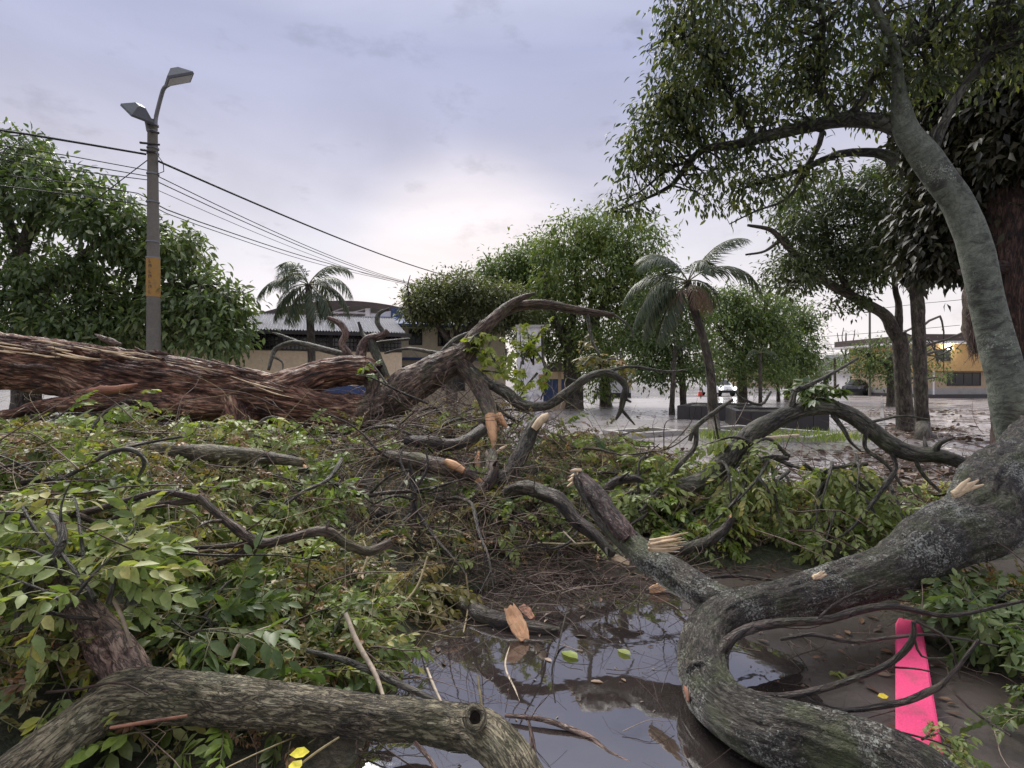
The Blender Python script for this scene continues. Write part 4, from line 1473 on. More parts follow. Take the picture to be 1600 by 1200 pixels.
def palm(label, trunk, fr_list, L, ll, n=34, skirt=None):
    P = PX(trunk)
    t = thing('palm_tree', label, 'palm', (P[0, 0], P[0, 1], 0))
    P[0, 2] = min(P[0, 2], -.03)
    mb = MB()
    tube(mb, P, segs=12, step=.1, lump=.06, ridge=.03, rf=.5)
    part('trunk', mb, M['bark_far'], t)
    top = P[-1, :3]
    for k, (ang, el_d, dy, s, dr) in enumerate(fr_list):
        a = R(ang)
        d0 = np.array([math.cos(a), dy, math.sin(a)])
        frond(t, top, d0, L * s, dr, ll * (.8 + .2 * s), n, 'palm', seed=300 + k + int(L * 10))
    if skirt:
        for k in range(skirt):
            d0 = np.array([rng.normal() * .5, rng.normal() * .5, .1])
            frond(t, top - np.array([0, 0, .12 + .2 * rng.random()]), d0, L * .55, 3.2, ll * .55, 20, 'palm_dead', 'dead_frond', 900 + k)
    return t


palm('windblown palm with drooping fronds in front of the low cream building', [(489, 640, 19.5, 7), (487, 560, 19.5, 6), (484, 490, 19.5, 5.5), (482, 445, 19.5, 5)],
     [(100, 0, -.5, .95, 2.5), (122, 0, .3, 1.05, 2.1), (66, 0, .3, 1.05, 2.1), (150, 0, -.3, 1.05, 2.0), (35, 0, -.2, 1.1, 2.2), (165, 0, .4, 1.05, 2.4), (15, 0, .2, 1.05, 2.5),
      (195, 0, -.4, .95, 1.9), (-20, 0, -.4, .95, 1.9), (215, 0, .5, .9, 1.4), (-40, 0, .4, .9, 1.4), (110, 0, -1, .9, 2.6), (75, 0, 1, .9, 2.6), (235, 0, -.6, .85, .9), (-55, 0, -.7, .85, .9)], 1.9, .62, n=70)
palm('tall curved palm with ragged crown leaning over the mid street', [(1117, 678, 16.4, 13), (1115, 664, 16.5, 9), (1113, 620, 16.8, 7.5), (1108, 570, 16.8, 6.5), (1096, 520, 16.8, 6), (1085, 485, 16.8, 6.5), (1075, 440, 16.8, 5)],
     [(60, 0, .1, 1.2, 1.3), (42, 0, -.2, 1.15, 2.2), (24, 0, .5, .75, 2.2), (84, 0, -.7, .8, 2.4), (112, 0, .3, 1.0, 1.9), (128, 0, -.3, 1.05, 1.9), (148, 0, .2, 1.1, 2.1), (162, 0, -.4, 1.1, 2.3), (176, 0, .3, 1.1, 2.2),
      (192, 0, -.2, 1.1, 2.0), (206, 0, .3, 1.05, 1.6), (222, 0, -.4, 1.05, 1.2), (238, 0, .2, .95, .8)], 2.15, .66, n=84, skirt=16)
palm('small thin palm among the dark trees right of the curved palm', [(1188, 622, 33, 3), (1188, 580, 33, 2.5), (1188, 552, 33, 2.5)],
     [(100, 0, 0, 1, 2.0), (60, 0, .5, 1, 2.2), (140, 0, -.4, 1, 2.4), (20, 0, .2, 1, 2.4), (170, 0, .4, 1, 2.5), (40, 0, -.6, .9, 2.5)], 1.5, .4, n=22)
palm('far hazy palm above the roofs at the end of the avenue', [(1305, 606, 60, 2), (1304, 560, 60, 1.8)],
     [(100, 0, 0, 1, 2.0), (60, 0, .5, 1, 2.2), (140, 0, -.4, 1, 2.4), (15, 0, .2, 1, 2.4), (170, 0, .4, 1, 2.5), (40, 0, -.6, .9, 2.5), (200, 0, .2, .9, 1)], 2.6, .7, n=22)

# ------------------------------------------------------------------ power pole, lamps, cables
pb = np.array([*W(240, 0, 16)[:2], 0.])
tp = thing('lamp_pole', 'grey concrete power pole with yellow band and two floodlights', 'pole', pb)
ztop = W(0, 188, 16)[2]
mb = MB()
tube(mb, np.array([[pb[0], 16, -.05, .2], [pb[0], 16, 3, .18], [pb[0] - .03, 16, ztop, .125]]), segs=20, step=.3, lump=.01)
part('shaft', mb, M['pole'], tp)
z0, z1 = W(0, 464, 16)[2], W(0, 404, 16)[2]
mb = MB()
tube(mb, np.array([[pb[0] - .01, 16, z0, .181], [pb[0] - .013, 16, z1, .176]]), segs=20, step=.3, lump=0)
band = part('painted_band', mb, M['yellow'], tp, True, 'yellow band with worn dark lettering down it')
# worn stencilled characters, top to bottom (too blurred in the photo to read): built as short strokes
for k in range(7):
    mb = MB()
    zc = z1 - .1 - k * .145
    for dx, dz, w, h in ((-.03, 0, .012, .085), (.03, .01, .012, .07), (0, .036, .05, .012)) if k % 2 else ((-.025, .0, .012, .08), (0, -.034, .05, .012)):
        box(mb, pb[0] + dx - w / 2 + .01, pb[0] + dx + w / 2 + .01, 16 - .188, 16 - .172, zc + dz - h / 2, zc + dz + h / 2)
    part('letter', mb, M['roofbrown'], band, False)
for py, r in ((378, .17), (403, .175), (316, .162), (272, .155), (240, .15), (232, .15), (206, .14), (196, .14)):
    mb = MB()
    zc = W(0, py, 16)[2]
    tube(mb, np.array([[pb[0] - .02, 16, zc - .02, r + .008], [pb[0] - .02, 16, zc + .02, r + .008]]), segs=18, step=.3, lump=0)
    part('strap', mb, M['steel'], tp)
for py, x0, x1 in ((211, .02, .3), (229, -.28, .32), (240, -.26, .2)):
    mb = MB()
    zc = W(0, py, 16)[2]
    tube(mb, np.array([[pb[0] + x0, 15.85, zc + .05, .035], [pb[0] + x1, 15.75, zc - .05, .03]]), segs=8, step=.3, lump=0)
    part('insulator_bracket', mb, M['iron'], tp)


def lamp(bracket, c, tilt, yaw, name):
    mb = MB()
    tube(mb, PX(bracket), segs=8, step=.08, lump=0)
    br = part('bracket', mb, M['steel'], tp)
    # housing: shallow truncated pyramid with glass face
    Mx = Matrix.Translation(Vector(W(*c))) @ Matrix.Rotation(R(yaw), 4, 'Z') @ Matrix.Rotation(R(tilt), 4, 'Y')
    V = [(-.1, -.09, .24), (.1, -.09, .24), (.1, .09, .24), (-.1, .09, .24), (-.34, -.29, 0), (.34, -.29, 0), (.34, .29, 0), (-.34, .29, 0), (-.34, -.29, -.06), (.34, -.29, -.06), (.34, .29, -.06), (-.34, .29, -.06)]
    V = np.array([Mx @ Vector(v) for v in V])
    mb = MB()
    mb.add(V, [[0, 1, 2, 3], [0, 4, 5, 1], [1, 5, 6, 2], [2, 6, 7, 3], [3, 7, 4, 0], [4, 8, 9, 5], [5, 9, 10, 6], [6, 10, 11, 7], [7, 11, 8, 4], [8, 11, 10, 9]])
    h = part('floodlight', mb, M['lamp'], tp, False)
    V = np.array([Mx @ Vector(v) for v in ((-.3, -.25, -.066), (.3, -.25, -.066), (.3, .25, -.066), (-.3, .25, -.066))])
    mb = MB()
    mb.add(V, [[0, 3, 2, 1]])
    part('lens', mb, M['lens'], h, False)


lamp([(243, 196, 15.85, 3), (244, 182, 15.85, 3), (252, 150, 15.7, 3), (257, 137, 15.6, 3), (266, 131, 15.5, 3)], (279, 122, 15.3), -28, 38, 'a')
lamp([(232, 205, 15.9, 3), (229, 190, 15.85, 3), (224, 180, 15.8, 3)], (215, 177, 15.6), 38, -28, 'b')


def cable(label, pts, r, sag=0., group='overhead cables'):
    P = np.array([[*W(a, b, d), r] for a, b, d in pts])
    if len(P) == 2:
        t = np.linspace(0, 1, 13)[:, None]
        Q = P[0] * (1 - t) + P[1] * t
        Q[:, 2] -= sag * 4 * (t * (1 - t))[:, 0]
        P = Q
    mb = MB()
    tube(mb, P, segs=5, step=1.5, lump=0)
    o = part('cable', mb, M['black'], None)
    tag(o, label, 'cable', group)


cable('thick topmost cable running from the pole down to the tree crown', [(248, 252, 15.9), (712, 434, 52)], .035, .35)
cable('thick topmost cable going left from the pole over the broadleaf tree', [(228, 241, 15.9), (45, 210, 13.5), (-120, 186, 11.5)], .03)
for k, (y0, y1, r) in enumerate(((274, 446, .016), (283, 447, .016), (296, 449, .01))):
    cable('%s thin cable of three from the pole towards the umbrella tree' % ('upper', 'middle', 'lowest and thinnest')[k], [(244, y0, 16), (662, y1, 46)], r, .45)
for k, (y0, y1, x1) in enumerate(((266, 243, 105), (275, 256, 118), (281, 268, 128))):
    cable('%s thin cable of three going left from the pole into the tree' % ('upper', 'middle', 'lowest')[k], [(230, y0, 16), (x1, y1, 14.5), (x1 - 260, y1 - 40, 12)], .013)
cable('lower doubled cable with clamp running right from the pole, upper strand', [(242, 318, 16), (310, 346, 19), (500, 408, 31), (660, 449, 46)], .02)
cable('lower doubled cable running right from the pole, under strand', [(242, 324, 16), (310, 352, 19), (500, 413, 31), (660, 450, 46)], .014)
cable('slack cable left of the pole just above the leaves', [(236, 312, 16), (215, 302, 15.8), (140, 289, 15), (20, 275, 13)], .014)
cable('lowest cable left of the pole touching the leaves', [(236, 322, 16), (190, 315, 15.6), (120, 305, 15), (0, 290, 13)], .014)
cable('slanting stay wire from the pole into the broadleaf tree', [(232, 249, 16), (160, 304, 16.6), (120, 335, 17)], .014)
cable('loose loop of wire hanging on the pole under the brackets', [(246, 242, 15.8), (255, 255, 15.7), (256, 268, 15.7), (245, 272, 15.8)], .012)
cable('upper cable across the bright gap left of the twin trunks', [(1180, 500, 45), (1440, 474, 40)], .018, .1)
cable('middle cable across the bright gap left of the twin trunks', [(1180, 532, 50), (1500, 508, 40)], .018, .1)
cable('lower cable across the bright gap left of the twin trunks', [(1180, 545, 58), (1440, 527, 50)], .018, .1)
cable('cable crossing the sky above the orange house', [(1440, 474, 40), (1720, 440, 32)], .018, .1)
tq = thing('utility_pole', 'thin far utility pole left of the twin trunks', 'pole', (*W(1359, 0, 48)[:2], 0))
mb = MB()
tube(mb, np.array([[*W(1359, 620, 48)[:2], 0, .11], [*W(1359, 470, 48), .08]]), segs=8, step=1, lump=0)
part('shaft', mb, M['pole'], tq)
mb = MB()
tube(mb, np.array([[*W(1350, 488, 48), .05], [*W(1368, 487, 48), .05]]), segs=6, step=1, lump=0)
part('crossarm', mb, M['iron'], tq)
ts = thing('dead_snag', 'thin bare snag poking up left of the umbrella tree', 'branch', W(640, 500, 25.5))
limb([(640, 500, 25.5, 1.8), (639, 465, 25.5, 1.5), (637, 448, 25.5, 1.2), (641, 430, 25.5, .6)], 'stem', M['bark_dark'], ts, segs=5, step=.1, wig=.8)
for rows in ([(639, 465, 25.5, 1), (630, 478, 25.5, .8), (624, 492, 25.5, .5)], [(638, 455, 25.5, 1), (646, 462, 25.5, .7), (650, 470, 25.5, .5)], [(638, 450, 25.5, 1), (632, 445, 25.5, .6)], [(639, 468, 25.5, 1), (648, 480, 25.5, .6)]):
    limb(rows, 'twig', M['bark_dark'], ts, segs=4, step=.1, wig=.8)


# ------------------------------------------------------------------ vehicles and cone
def car(label, px, d, yaw, paint, L=4.2, Wd=1.75, H=1.45, lit=False, group='cars on the avenue'):
    base = np.array([*W(px, 0, d)[:2], 0.])
    t = thing('car', label, 'car', base, group)
    c, s = math.cos(R(yaw)), math.sin(R(yaw))
    fr = (base, np.array([c, s, 0.]), np.array([-s, c, 0.]))

    def tr(V):
        V = np.asarray(V, float)
        return fr[0] + V[:, :1] * fr[1] + V[:, 1:2] * fr[2] + V[:, 2:] * np.array([0, 0, 1.])
    prof = [(-L / 2, .3), (-L / 2, .75), (-L / 2 + .25, .9), (-L / 2 + .9, .95), (-L / 2 + 1.45, H), (L / 2 - 1.7, H), (L / 2 - 1.0, .95), (L / 2 - .15, .82), (L / 2, .6), (L / 2, .3)]
    mb = MB()
    n = len(prof)
    ins = lambda z: Wd / 2 - max(0, z - .9) * .28
    V = [(x, -ins(z), z) for x, z in prof] + [(x, ins(z), z) for x, z in prof]
    F_ = [list(range(n)), list(range(2 * n - 1, n - 1, -1))] + [[i, n + i, n + (i + 1) % n, (i + 1) % n] for i in range(n)]
    mb.add(tr(V), F_)
    part('body', mb, M[paint], t, False)
    mb = MB()
    for sd in (-1, 1):
        q = [(-L / 2 + 1.1, .98), (-L / 2 + 1.55, H - .1), (L / 2 - 1.75, H - .1), (L / 2 - 1.2, .98)]
        V = [(x, sd * (ins(z) + .012), z) for x, z in q]
        mb.add(tr(V), [[0, 1, 2, 3]] if sd > 0 else [[3, 2, 1, 0]])
    part('side_windows', mb, M['darkwin'], t, False)
    mb = MB()
    mb.add(tr([(L / 2 - 1.03 + .02, -.7, .98), (L / 2 - 1.03 + .02, .7, .98), (L / 2 - 1.62, .62, H - .05), (L / 2 - 1.62, -.62, H - .05)]), [[0, 1, 2, 3]])
    part('windscreen', mb, M['darkwin'], t, False)
    for x in (-L / 2 + .8, L / 2 - .85):
        for sd in (-1, 1):
            mb = MB()
            V = tr([(x, sd * (Wd / 2 - .2), .32), (x, sd * (Wd / 2 + .02), .32)])
            tube(mb, np.column_stack([V, [.32, .32]]), segs=16, step=.3, lump=0)
            part('wheel', mb, M['black'], t, False)
    for sd in (-1, 1):
        mb = MB()
        V = tr([(L / 2 - .06, sd * (Wd / 2 - .3), .68), (L / 2 + .03, sd * (Wd / 2 - .3), .68)])
        tube(mb, np.column_stack([V, [.12, .11]]), segs=12, step=.3, lump=0)
        part('headlight', mb, M['headlight' if lit else 'lens'], t, False)
    mb = MB()
    box(mb, L / 2 - .02, L / 2 + .06, -Wd / 2 + .05, Wd / 2 - .05, .3, .5, fr=fr)
    part('bumper', mb, M['black'], t, False)
    return t


car('white car facing the street with headlights on behind the curved palm', 1121, 50, -86, 'car_white', lit=True)
car('black parked car at the far end of the avenue', 1345, 52, -140, 'car_dark')
car('silver parked car beyond the black one on the avenue', 1316, 66, -120, 'car_silver')
car('white parked car in front of the far grey roofed house', 1336, 62, -130, 'car_white', H=1.6)
tcn = thing('traffic_cone', 'red orange traffic cone beside the car with lit headlights', 'cone', (*W(1094, 0, 49)[:2], 0))
x, y = tcn.location[:2]
mb = MB()
tube(mb, np.array([[x, y, .04, .2], [x, y, .75, .05]]), segs=14, step=.2, lump=0)
part('body', mb, M['cone'], tcn)
mb = MB()
box(mb, x - .27, x + .27, y - .27, y + .27, .012, .05)
part('base', mb, M['cone'], tcn, False)
mb = MB()
tube(mb, np.array([[x, y, .35, .147], [x, y, .48, .122]]), segs=14, step=.2, lump=0)
part('reflective_collar', mb, M['white'], tcn)
for px, py, d, h in ((1165, 0, 44, 1.9), (1178, 0, 44, 1.6)):
    mb = MB()
    q = W(px, 0, d)
    tube(mb, np.array([[q[0], q[1], 0, .07], [q[0], q[1], h, .06]]), segs=8, step=.5, lump=0)
    tag(part('post', mb, M['white'], None, at=(q[0], q[1], 0)), '%s white post under the dark trees right of the curved palm' % ('taller' if h > 1.7 else 'shorter'), 'post', 'white posts')

# ------------------------------------------------------------------ the pile of fallen branches: shape of the heap
BUMPS = [(-3.7, 5.2, 1.7, 1.7, 1.0), (-2.5, 3.3, 1.0, .95, .5), (-.4, 7.0, 1.7, .95, .78), (2.5, 5.6, 1.2, .5, .34), 
         (3.2, 3.5, .45, .5, .3), (-6.2, 5.4, 1.8, 2.2, .95), (4.4, 6.2, .9, .6, .3), (-1.0, 5.3, .9, .8, .34), (1.1, 6.6, .8, .7, .42)]


def heap(x, y):
    x, y = np.asarray(x, float), np.asarray(y, float)
    h = np.zeros_like(x)
    for cx, cy, sx, sy, a in BUMPS:
        h = h + a * np.exp(-.5 * (((x - cx) / sx) ** 2 + ((y - cy) / sy) ** 2))
    h = np.minimum(h, 1.0 + .1 * (h - 1.0))
    e = ((x - .25) / 1.0) ** 2 + ((y - 3.2) / 1.55) ** 2
    h = h * np.clip((e - .45) / .65, 0, 1)
    q = np.stack([x * 1.3, y * 1.3, 0 * x], -1).reshape(-1, 3)
    return h * (.75 + .5 * fbm(q, 77, 3).reshape(x.shape))


# the low layer of sodden litter the branches lie on
gx = np.arange(-8, 6.5, .07)
gy = np.arange(1.3, 9.6, .07)
GXm, GYm = np.meshgrid(gx, gy)
Hm = heap(GXm, GYm)
Zm = Hm * .62 - .055 + np.clip(Hm * 4 - .2, 0, 1) * .08 * (fbm(np.stack([GXm * 5, GYm * 5, 0 * GXm], -1).reshape(-1, 3), 9, 3).reshape(GXm.shape) - .4)
nx = len(gx)
i, j = np.meshgrid(np.arange(len(gy) - 1), np.arange(nx - 1), indexing='ij')
keep = (Hm[:-1, :-1] > .07)
q = np.stack([i * nx + j, i * nx + j + 1, (i + 1) * nx + j + 1, (i + 1) * nx + j], 2)[keep]
mulch, ntm, bm_, om = new_mat('sodden_leaf_litter')
geo = ntm.nodes.new('ShaderNodeNewGeometry')
n1 = noise_node(ntm, geo.outputs['Position'], 26, 6, .7, .8)
n2 = noise_node(ntm, geo.outputs['Position'], 2.2, 4, .6)
c1 = ramp_node(ntm, n1.outputs[0], [(.3, (.016, .012, .009)), (.5, (.055, .042, .026)), (.7, (.12, .09, .055))]).outputs[0]
c2 = ramp_node(ntm, n1.outputs[0], [(.3, (.014, .016, .008)), (.5, (.04, .052, .02)), (.7, (.09, .11, .04))]).outputs[0]
ntm.links.new(mixc(ntm, mrange(ntm, n2.outputs[0], .42, .58, 0, 1), c1, c2), bm_.inputs['Base Color'])
bm_.inputs['Roughness'].default_value = .6
bump(ntm, bm_, n1.outputs[0], 1.0, .05)
mb = MB()
used = np.unique(q)
mp_ = -np.ones(GXm.size, int)
mp_[used] = np.arange(len(used))
mb.add(np.stack([GXm.ravel(), GYm.ravel(), Zm.ravel()], 1)[used], mp_[q])
tag(part('leaf_litter', mb, mulch, None), 'sodden brown leaf litter under the fallen branches', kind='stuff')


def scatter(n, hmin=.1, hmax=.3, near=1.5, xr=(-7.5, 6), yr=(2.2, 9.2), leafy_thin=False):
    """points over the heap, denser where the heap is higher and nearer"""
    out = []
    tot = 0
    while tot < n:
        x = rng.uniform(*xr, n * 3)
        y = rng.uniform(*yr, n * 3)
        h = heap(x, y)
        w = np.clip((h - hmin) / (hmax - hmin), 0, 1) * np.clip((yr[0] + .6) / y, 0, 1) ** near
        if leafy_thin:
            w = w * (1 - .78 * np.exp(-.5 * (((x + .75) / .75) ** 2 + ((y - 5.6) / 1.0) ** 2)))
            w = w * np.clip((vnoise(np.stack([x * 1.9, y * 1.9, 0 * x], 1), 61) - .22) * 3, .12, 1)
        k = (rng.random(n * 3) < w * 1.6) & (np.abs(x) < y * 1.0 + .3)
        out.append(np.stack([x[k], y[k], h[k]], 1))
        tot += k.sum()
    return np.vstack(out)[:n]


def lay(mb, tpls, S, zlo, zhi, tilt=.45, up=.0, smin=.8, smax=1.2, extra=0):
    n = len(S)
    ch = rng.integers(len(tpls), size=n)
    az = rng.uniform(0, 2 * np.pi, n)
    D = np.stack([np.cos(az), np.sin(az), rng.normal(size=n) * tilt + up], 1)
    N_ = unit(np.array([0, -.25, 1.]) + rng.normal(size=(n, 3)) * .55)
    X, Y, Z = axes_from(D, N_)
    pos = S.copy()
    pos[:, 2] = S[:, 2] * rng.uniform(zlo, zhi, n) + .015 + extra
    for k in range(len(tpls)):
        m = ch == k
        mb.instances(tpls[k], pos[m], X[m], Y[m], Z[m], rng.uniform(smin, smax, m.sum()), rng.random(m.sum()))


for tpls, mat, n, zl, zh, near in ((TPL_MED, 'leaf_pale', 1250, .72, 1.12, 1.2), (TPL_SMALL, 'leaf_olive', 3000, .6, 1.14, 1.2), (TPL_BIG, 'leaf_dark', 1000, .6, 1.0, 1.2),
                                   (TPL_MED, 'leaf_fresh', 600, .75, 1.12, 1.2), (TPL_SMALL, 'leaf_brown', 2000, .6, 1.1, 1.0)):
    mb = MB()
    lay(mb, tpls, scatter(n, near=near, leafy_thin=True), zl, zh)
    o = part('fallen_foliage', mb, [M[mat], M['stalk']], None)
    tag(o, {'leaf_pale': 'pale green leaves heaped over the fallen branches', 'leaf_olive': 'fine olive wilted leaves through the heap', 'leaf_dark': 'dark broad leaves deep in the heap',
            'leaf_fresh': 'fresh green leaves on top of the heap', 'leaf_brown': 'brown dead leaves through the heap'}[mat], kind='stuff')
# brown leaf bits washed together on the wet ground and along the street
mb = MB()
n = 5200
S = np.stack([rng.uniform(-3, 26, n), rng.uniform(1.5, 30, n) ** 1.0, np.zeros(n)], 1)
cl = fbm(S * np.array([.5, .5, 1]), 5, 3)
S = S[(cl > .52) & (S[:, 0] < S[:, 1] * .95 + .3) & (heap(S[:, 0], S[:, 1]) < .2)]
near = np.vstack([np.stack([rng.uniform(-1.0, 3.2, 600), rng.uniform(2.2, 6.0, 600), np.zeros(600)], 1), np.stack([rng.normal(.4, .6, 300), rng.normal(4.6, .35, 300), np.zeros(300)], 1)])
cl = fbm(near * np.array([1.6, 1.6, 1]), 15, 3)
near = near[(cl > .5) & ((near[:, 1] > 4.4) | (near[:, 0] > 1.2) | (rng.random(900) < .05))]
S = np.vstack([S, near])
az = rng.uniform(0, 6.28, len(S))
X, Y, Z = axes_from(np.stack([np.cos(az), np.sin(az), 0 * az], 1), unit(np.array([0, 0, 1.]) + rng.normal(size=(len(S), 3)) * .18))
S[:, 2] = .014
mb.instances(simple_tpl(1, .4, .12, .12, True), S, X, Y, Z, rng.uniform(.03, .075, len(S)) * (1 + .07 * S[:, 1]), rng.random(len(S)))
S2 = np.vstack([np.stack([rng.normal(cx, sx, n_), rng.normal(cy, sy, n_), np.full(n_, .02)], 1) for cx, cy, sx, sy, n_ in ((11.2, 15.0, .5, 1.1, 260), (12.6, 17.5, .9, .7, 260), (7.6, 11, .8, .7, 300), (6.2, 9.0, .8, .5, 300), (17, 24, 1.2, 1.5, 200), (20, 26, 1, 1, 160), (3.0, 11.5, 1.5, .8, 220))])
az = rng.uniform(0, 6.28, len(S2))
X, Y, Z = axes_from(np.stack([np.cos(az), np.sin(az), .2 + 0 * az], 1), unit(np.array([0, 0, 1.]) + rng.normal(size=(len(S2), 3)) * .5))
mb.instances(simple_tpl(1, .4, .12, .12, True), S2, X, Y, Z, rng.uniform(.08, .26, len(S2)), rng.random(len(S2)))
tag(part('scattered_leaves', mb, M['leaf_sodden'], None), 'brown leaves and bits strewn over the wet street', kind='stuff')

# rough grass in the bed round the curved palm
mbq = MB()
n = 1500
S = np.stack([rng.uniform(4.6, 8.6, n), rng.uniform(13.0, 14.9, n), np.full(n, .06)], 1)
X, Y, Z = axes_from(rng.normal(size=(n, 3)) * .35 + np.array([0, 0, 1.]), rng.normal(size=(n, 3)))
mbq.instances(simple_tpl(1, .07, .1, .3), S, X, Y, Z, rng.uniform(.1, .32, n), rng.random(n))
tag(part('grass', mbq, M['leaf_fresh'], None), 'rough grass in the bed round the curved palm', kind='stuff')

# fine bits of bark and grit on the wet mud
mbq = MB()
n = 5200
S = np.stack([rng.uniform(-1.2, 4.2, n), rng.uniform(1.9, 7.5, n), np.full(n, .011)], 1)
g_ = fbm(S * np.array([2.2, 2.2, 1]), 41, 3)
inw = ((S[:, 0] - .25) / 1.0) ** 2 + ((S[:, 1] - 3.1) / 1.4) ** 2 < 1
S = S[(g_ > .47) & (~inw | (rng.random(n) < .12))]
n = len(S)
X, Y, Z = axes_from(np.stack([rng.normal(size=n), rng.normal(size=n), np.zeros(n)], 1), unit(np.array([0, 0, 1.]) + rng.normal(size=(n, 3)) * .4))
mbq.instances(simple_tpl(1, .5, .3, .2), S, X, Y, Z, rng.uniform(.008, .03, n), rng.random(n))
tag(part('mud_bits', mbq, M['leaf_sodden'], None), 'fine bits of bark and leaf on the wet mud', kind='stuff')

# tangle of thin twigs
def rand_twigs(n, S, rlo, rhi, llo, lhi, tilt, mat, label, zlo=.7, zhi=1.15, name='fallen_twigs'):
    mb = MB()
    for k in range(len(S)):
        L = rng.uniform(llo, lhi)
        az = rng.uniform(0, 2 * np.pi)
        d = np.array([math.cos(az), math.sin(az) * .7, rng.normal() * tilt])
        p = np.array([S[k, 0], S[k, 1], S[k, 2] * rng.uniform(zlo, zhi) + .02])
        pts = [p]
        for q in range(4):
            d = unit(d + rng.normal(size=3) * .28 + np.array([0, 0, -.06]))
            p = p + d * L / 4
            g = float(heap(np.array([p[0]]), np.array([p[1]]))[0]) * .6 + .01
            if p[2] < g:
                p[2] = g + .01
            pts.append(p)
        r0 = rng.uniform(rlo, rhi)
        rows = np.column_stack([np.array(pts), r0 * np.array([1, .85, .7, .5, .3])])
        rv = rng.random()
        tube(mb, rows, segs=4, step=L / 9, lump=0, rnd=rv)
        for b in range(rng.integers(0, 3)):
            i = rng.integers(1, 4)
            dd = unit(unit(pts[i] - pts[i - 1]) + rng.normal(size=3) * .55)
            l2 = L * rng.uniform(.2, .4)
            a = pts[i]
            tube(mb, np.array([[*a, rows[i, 3] * .7], [*(a + dd * l2 * .5 + rng.normal(size=3) * .02), rows[i, 3] * .5], [*(a + unit(dd + rng.normal(size=3) * .3) * l2), .001]]), segs=3, step=l2 / 3, lump=0, rnd=rv)
    tag(part(name, mb, M[mat], None), label, kind='stuff')


rand_twigs(0, scatter(850, .08, .25, near=1.0), .0025, .008, .35, 1.3, .35, 'twig', 'tangled brown twigs through the whole heap', .8, 1.1)
sel = scatter(700, .08, .3, near=.6, xr=(-1.7, .6), yr=(4.4, 7.4))
rand_twigs(0, sel, .002, .006, .3, 1.0, .5, 'twig', 'dense tangle of reddish twigs under the forked limb', .7, 1.15)
rand_twigs(0, scatter(330, .08, .3, near=.8), .0015, .0045, .25, .9, .55, 'straw', 'pale peeled twigs sticking out all over the heap', .9, 1.2, 'fallen_stalks')
sel = scatter(240, .05, .2, near=.6, xr=(-1.9, -.2), yr=(2.6, 4.6))
rand_twigs(0, sel, .0012, .003, .25, .7, 1.0, 'straw', 'straw coloured stalks standing out of the heap by the puddle', .7, 1.1, 'fallen_stalks')
sel = np.stack([rng.normal(-.95, .5, 240), rng.uniform(7.4, 8.8, 240), rng.uniform(.3, 1.5, 240)], 1)
sel[:, 2] = np.minimum(sel[:, 2], 1.0 + .6 * rng.random(240))
rand_twigs(0, sel, .003, .009, .3, 1.1, .5, 'twig', 'reddish brushwood packed under the fork of the fallen tree', .9, 1.05)
mb = MB()
lay(mb, TPL_SMALL, np.vstack([sel, sel]), .5, 1.0, smin=1.0, smax=1.7)
tag(part('fallen_foliage', mb, [M['leaf_olive'], M['stalk']], None), 'olive leaves in the brushwood under the fork', kind='stuff')
sel = np.stack([rng.uniform(.9, 4.6, 190), rng.uniform(5.0, 7.0, 190), rng.uniform(.15, .75, 190)], 1)
rand_twigs(0, sel, .002, .006, .3, 1.1, .5, 'twig', 'tangle of dark red twigs under the arching branch')

# bare boughs lying all over the heap, each a thing
S = np.vstack([scatter(52, .1, .4, near=.5), scatter(16, .1, .4, near=.5, xr=(-1.8, 1.0), yr=(4.8, 8))])
for k in range(len(S)):
    L = rng.uniform(.7, 2.0)
    az = rng.normal() * .55 + (np.pi if rng.random() < .5 else 0)
    d = np.array([math.cos(az), math.sin(az), rng.normal() * .22])
    p = np.array([S[k, 0], S[k, 1], S[k, 2] * rng.uniform(.85, 1.12) + .03])
    pts = [p]
    for q in range(6):
        d = unit(d + rng.normal(size=3) * np.array([.25, .25, .22]) + np.array([0, 0, -.05]))
        p = p + d * L / 6
        g = float(heap(np.array([p[0]]), np.array([p[1]]))[0]) * .75 + .02
        p[2] = max(p[2], g)
        pts.append(p)
    r0 = rng.uniform(.008, .024)
    mb = MB()
    C = tube(mb, np.column_stack([np.array(pts), r0 * np.array([1, .95, .85, .75, .6, .45, .25])]), segs=8, step=.04, lump=.15, wig=.8)
    zone = ('under the big trunk' if S[k, 1] > 4.6 and S[k, 0] < -1.6 else 'above the olive log' if S[k, 0] < -.7 and S[k, 1] < 4.6
            else 'right of the puddle' if S[k, 0] > 1.0 else 'in the tangle beyond the puddle')
    tone = ('wet dark', 'weathered grey', 'wet dark', 'brown mossy')[k % 4]
    nt_ = int(rng.integers(1, 4))
    t = thing('fallen_branch', '%s %s branch, %s, thick end %s, %s' % ('stout' if r0 > .016 else 'thin', tone, ('one side twig', 'two side twigs', 'three side twigs')[nt_ - 1], 'left' if pts[0][0] < pts[-1][0] else 'right', zone), 'branch', S[k], 'bare branches in the heap')
    mt = M[('bark_dark', 'bark_branch', 'bark_dark', 'bark_brown')[k % 4]]
    part('limb', mb, mt, t)
    for q in range(nt_):
        i = rng.integers(len(C) // 3, len(C) - 1)
        a = C[i, :3]
        dd = unit(unit(C[i + 1, :3] - a) + rng.normal(size=3) * .5 + np.array([0, 0, .15])) if i + 1 < len(C) else d
        l2 = L * rng.uniform(.15, .4)
        mb = MB()
        tube(mb, np.array([[*a, C[i, 3] * .7], [*(a + dd * l2 * .5 + rng.normal(size=3) * .03), C[i, 3] * .5], [*(a + unit(dd + rng.normal(size=3) * .3) * l2), .001]]), segs=5, step=.05, lump=0, wig=.8)
        part('twig', mb, mt, t)

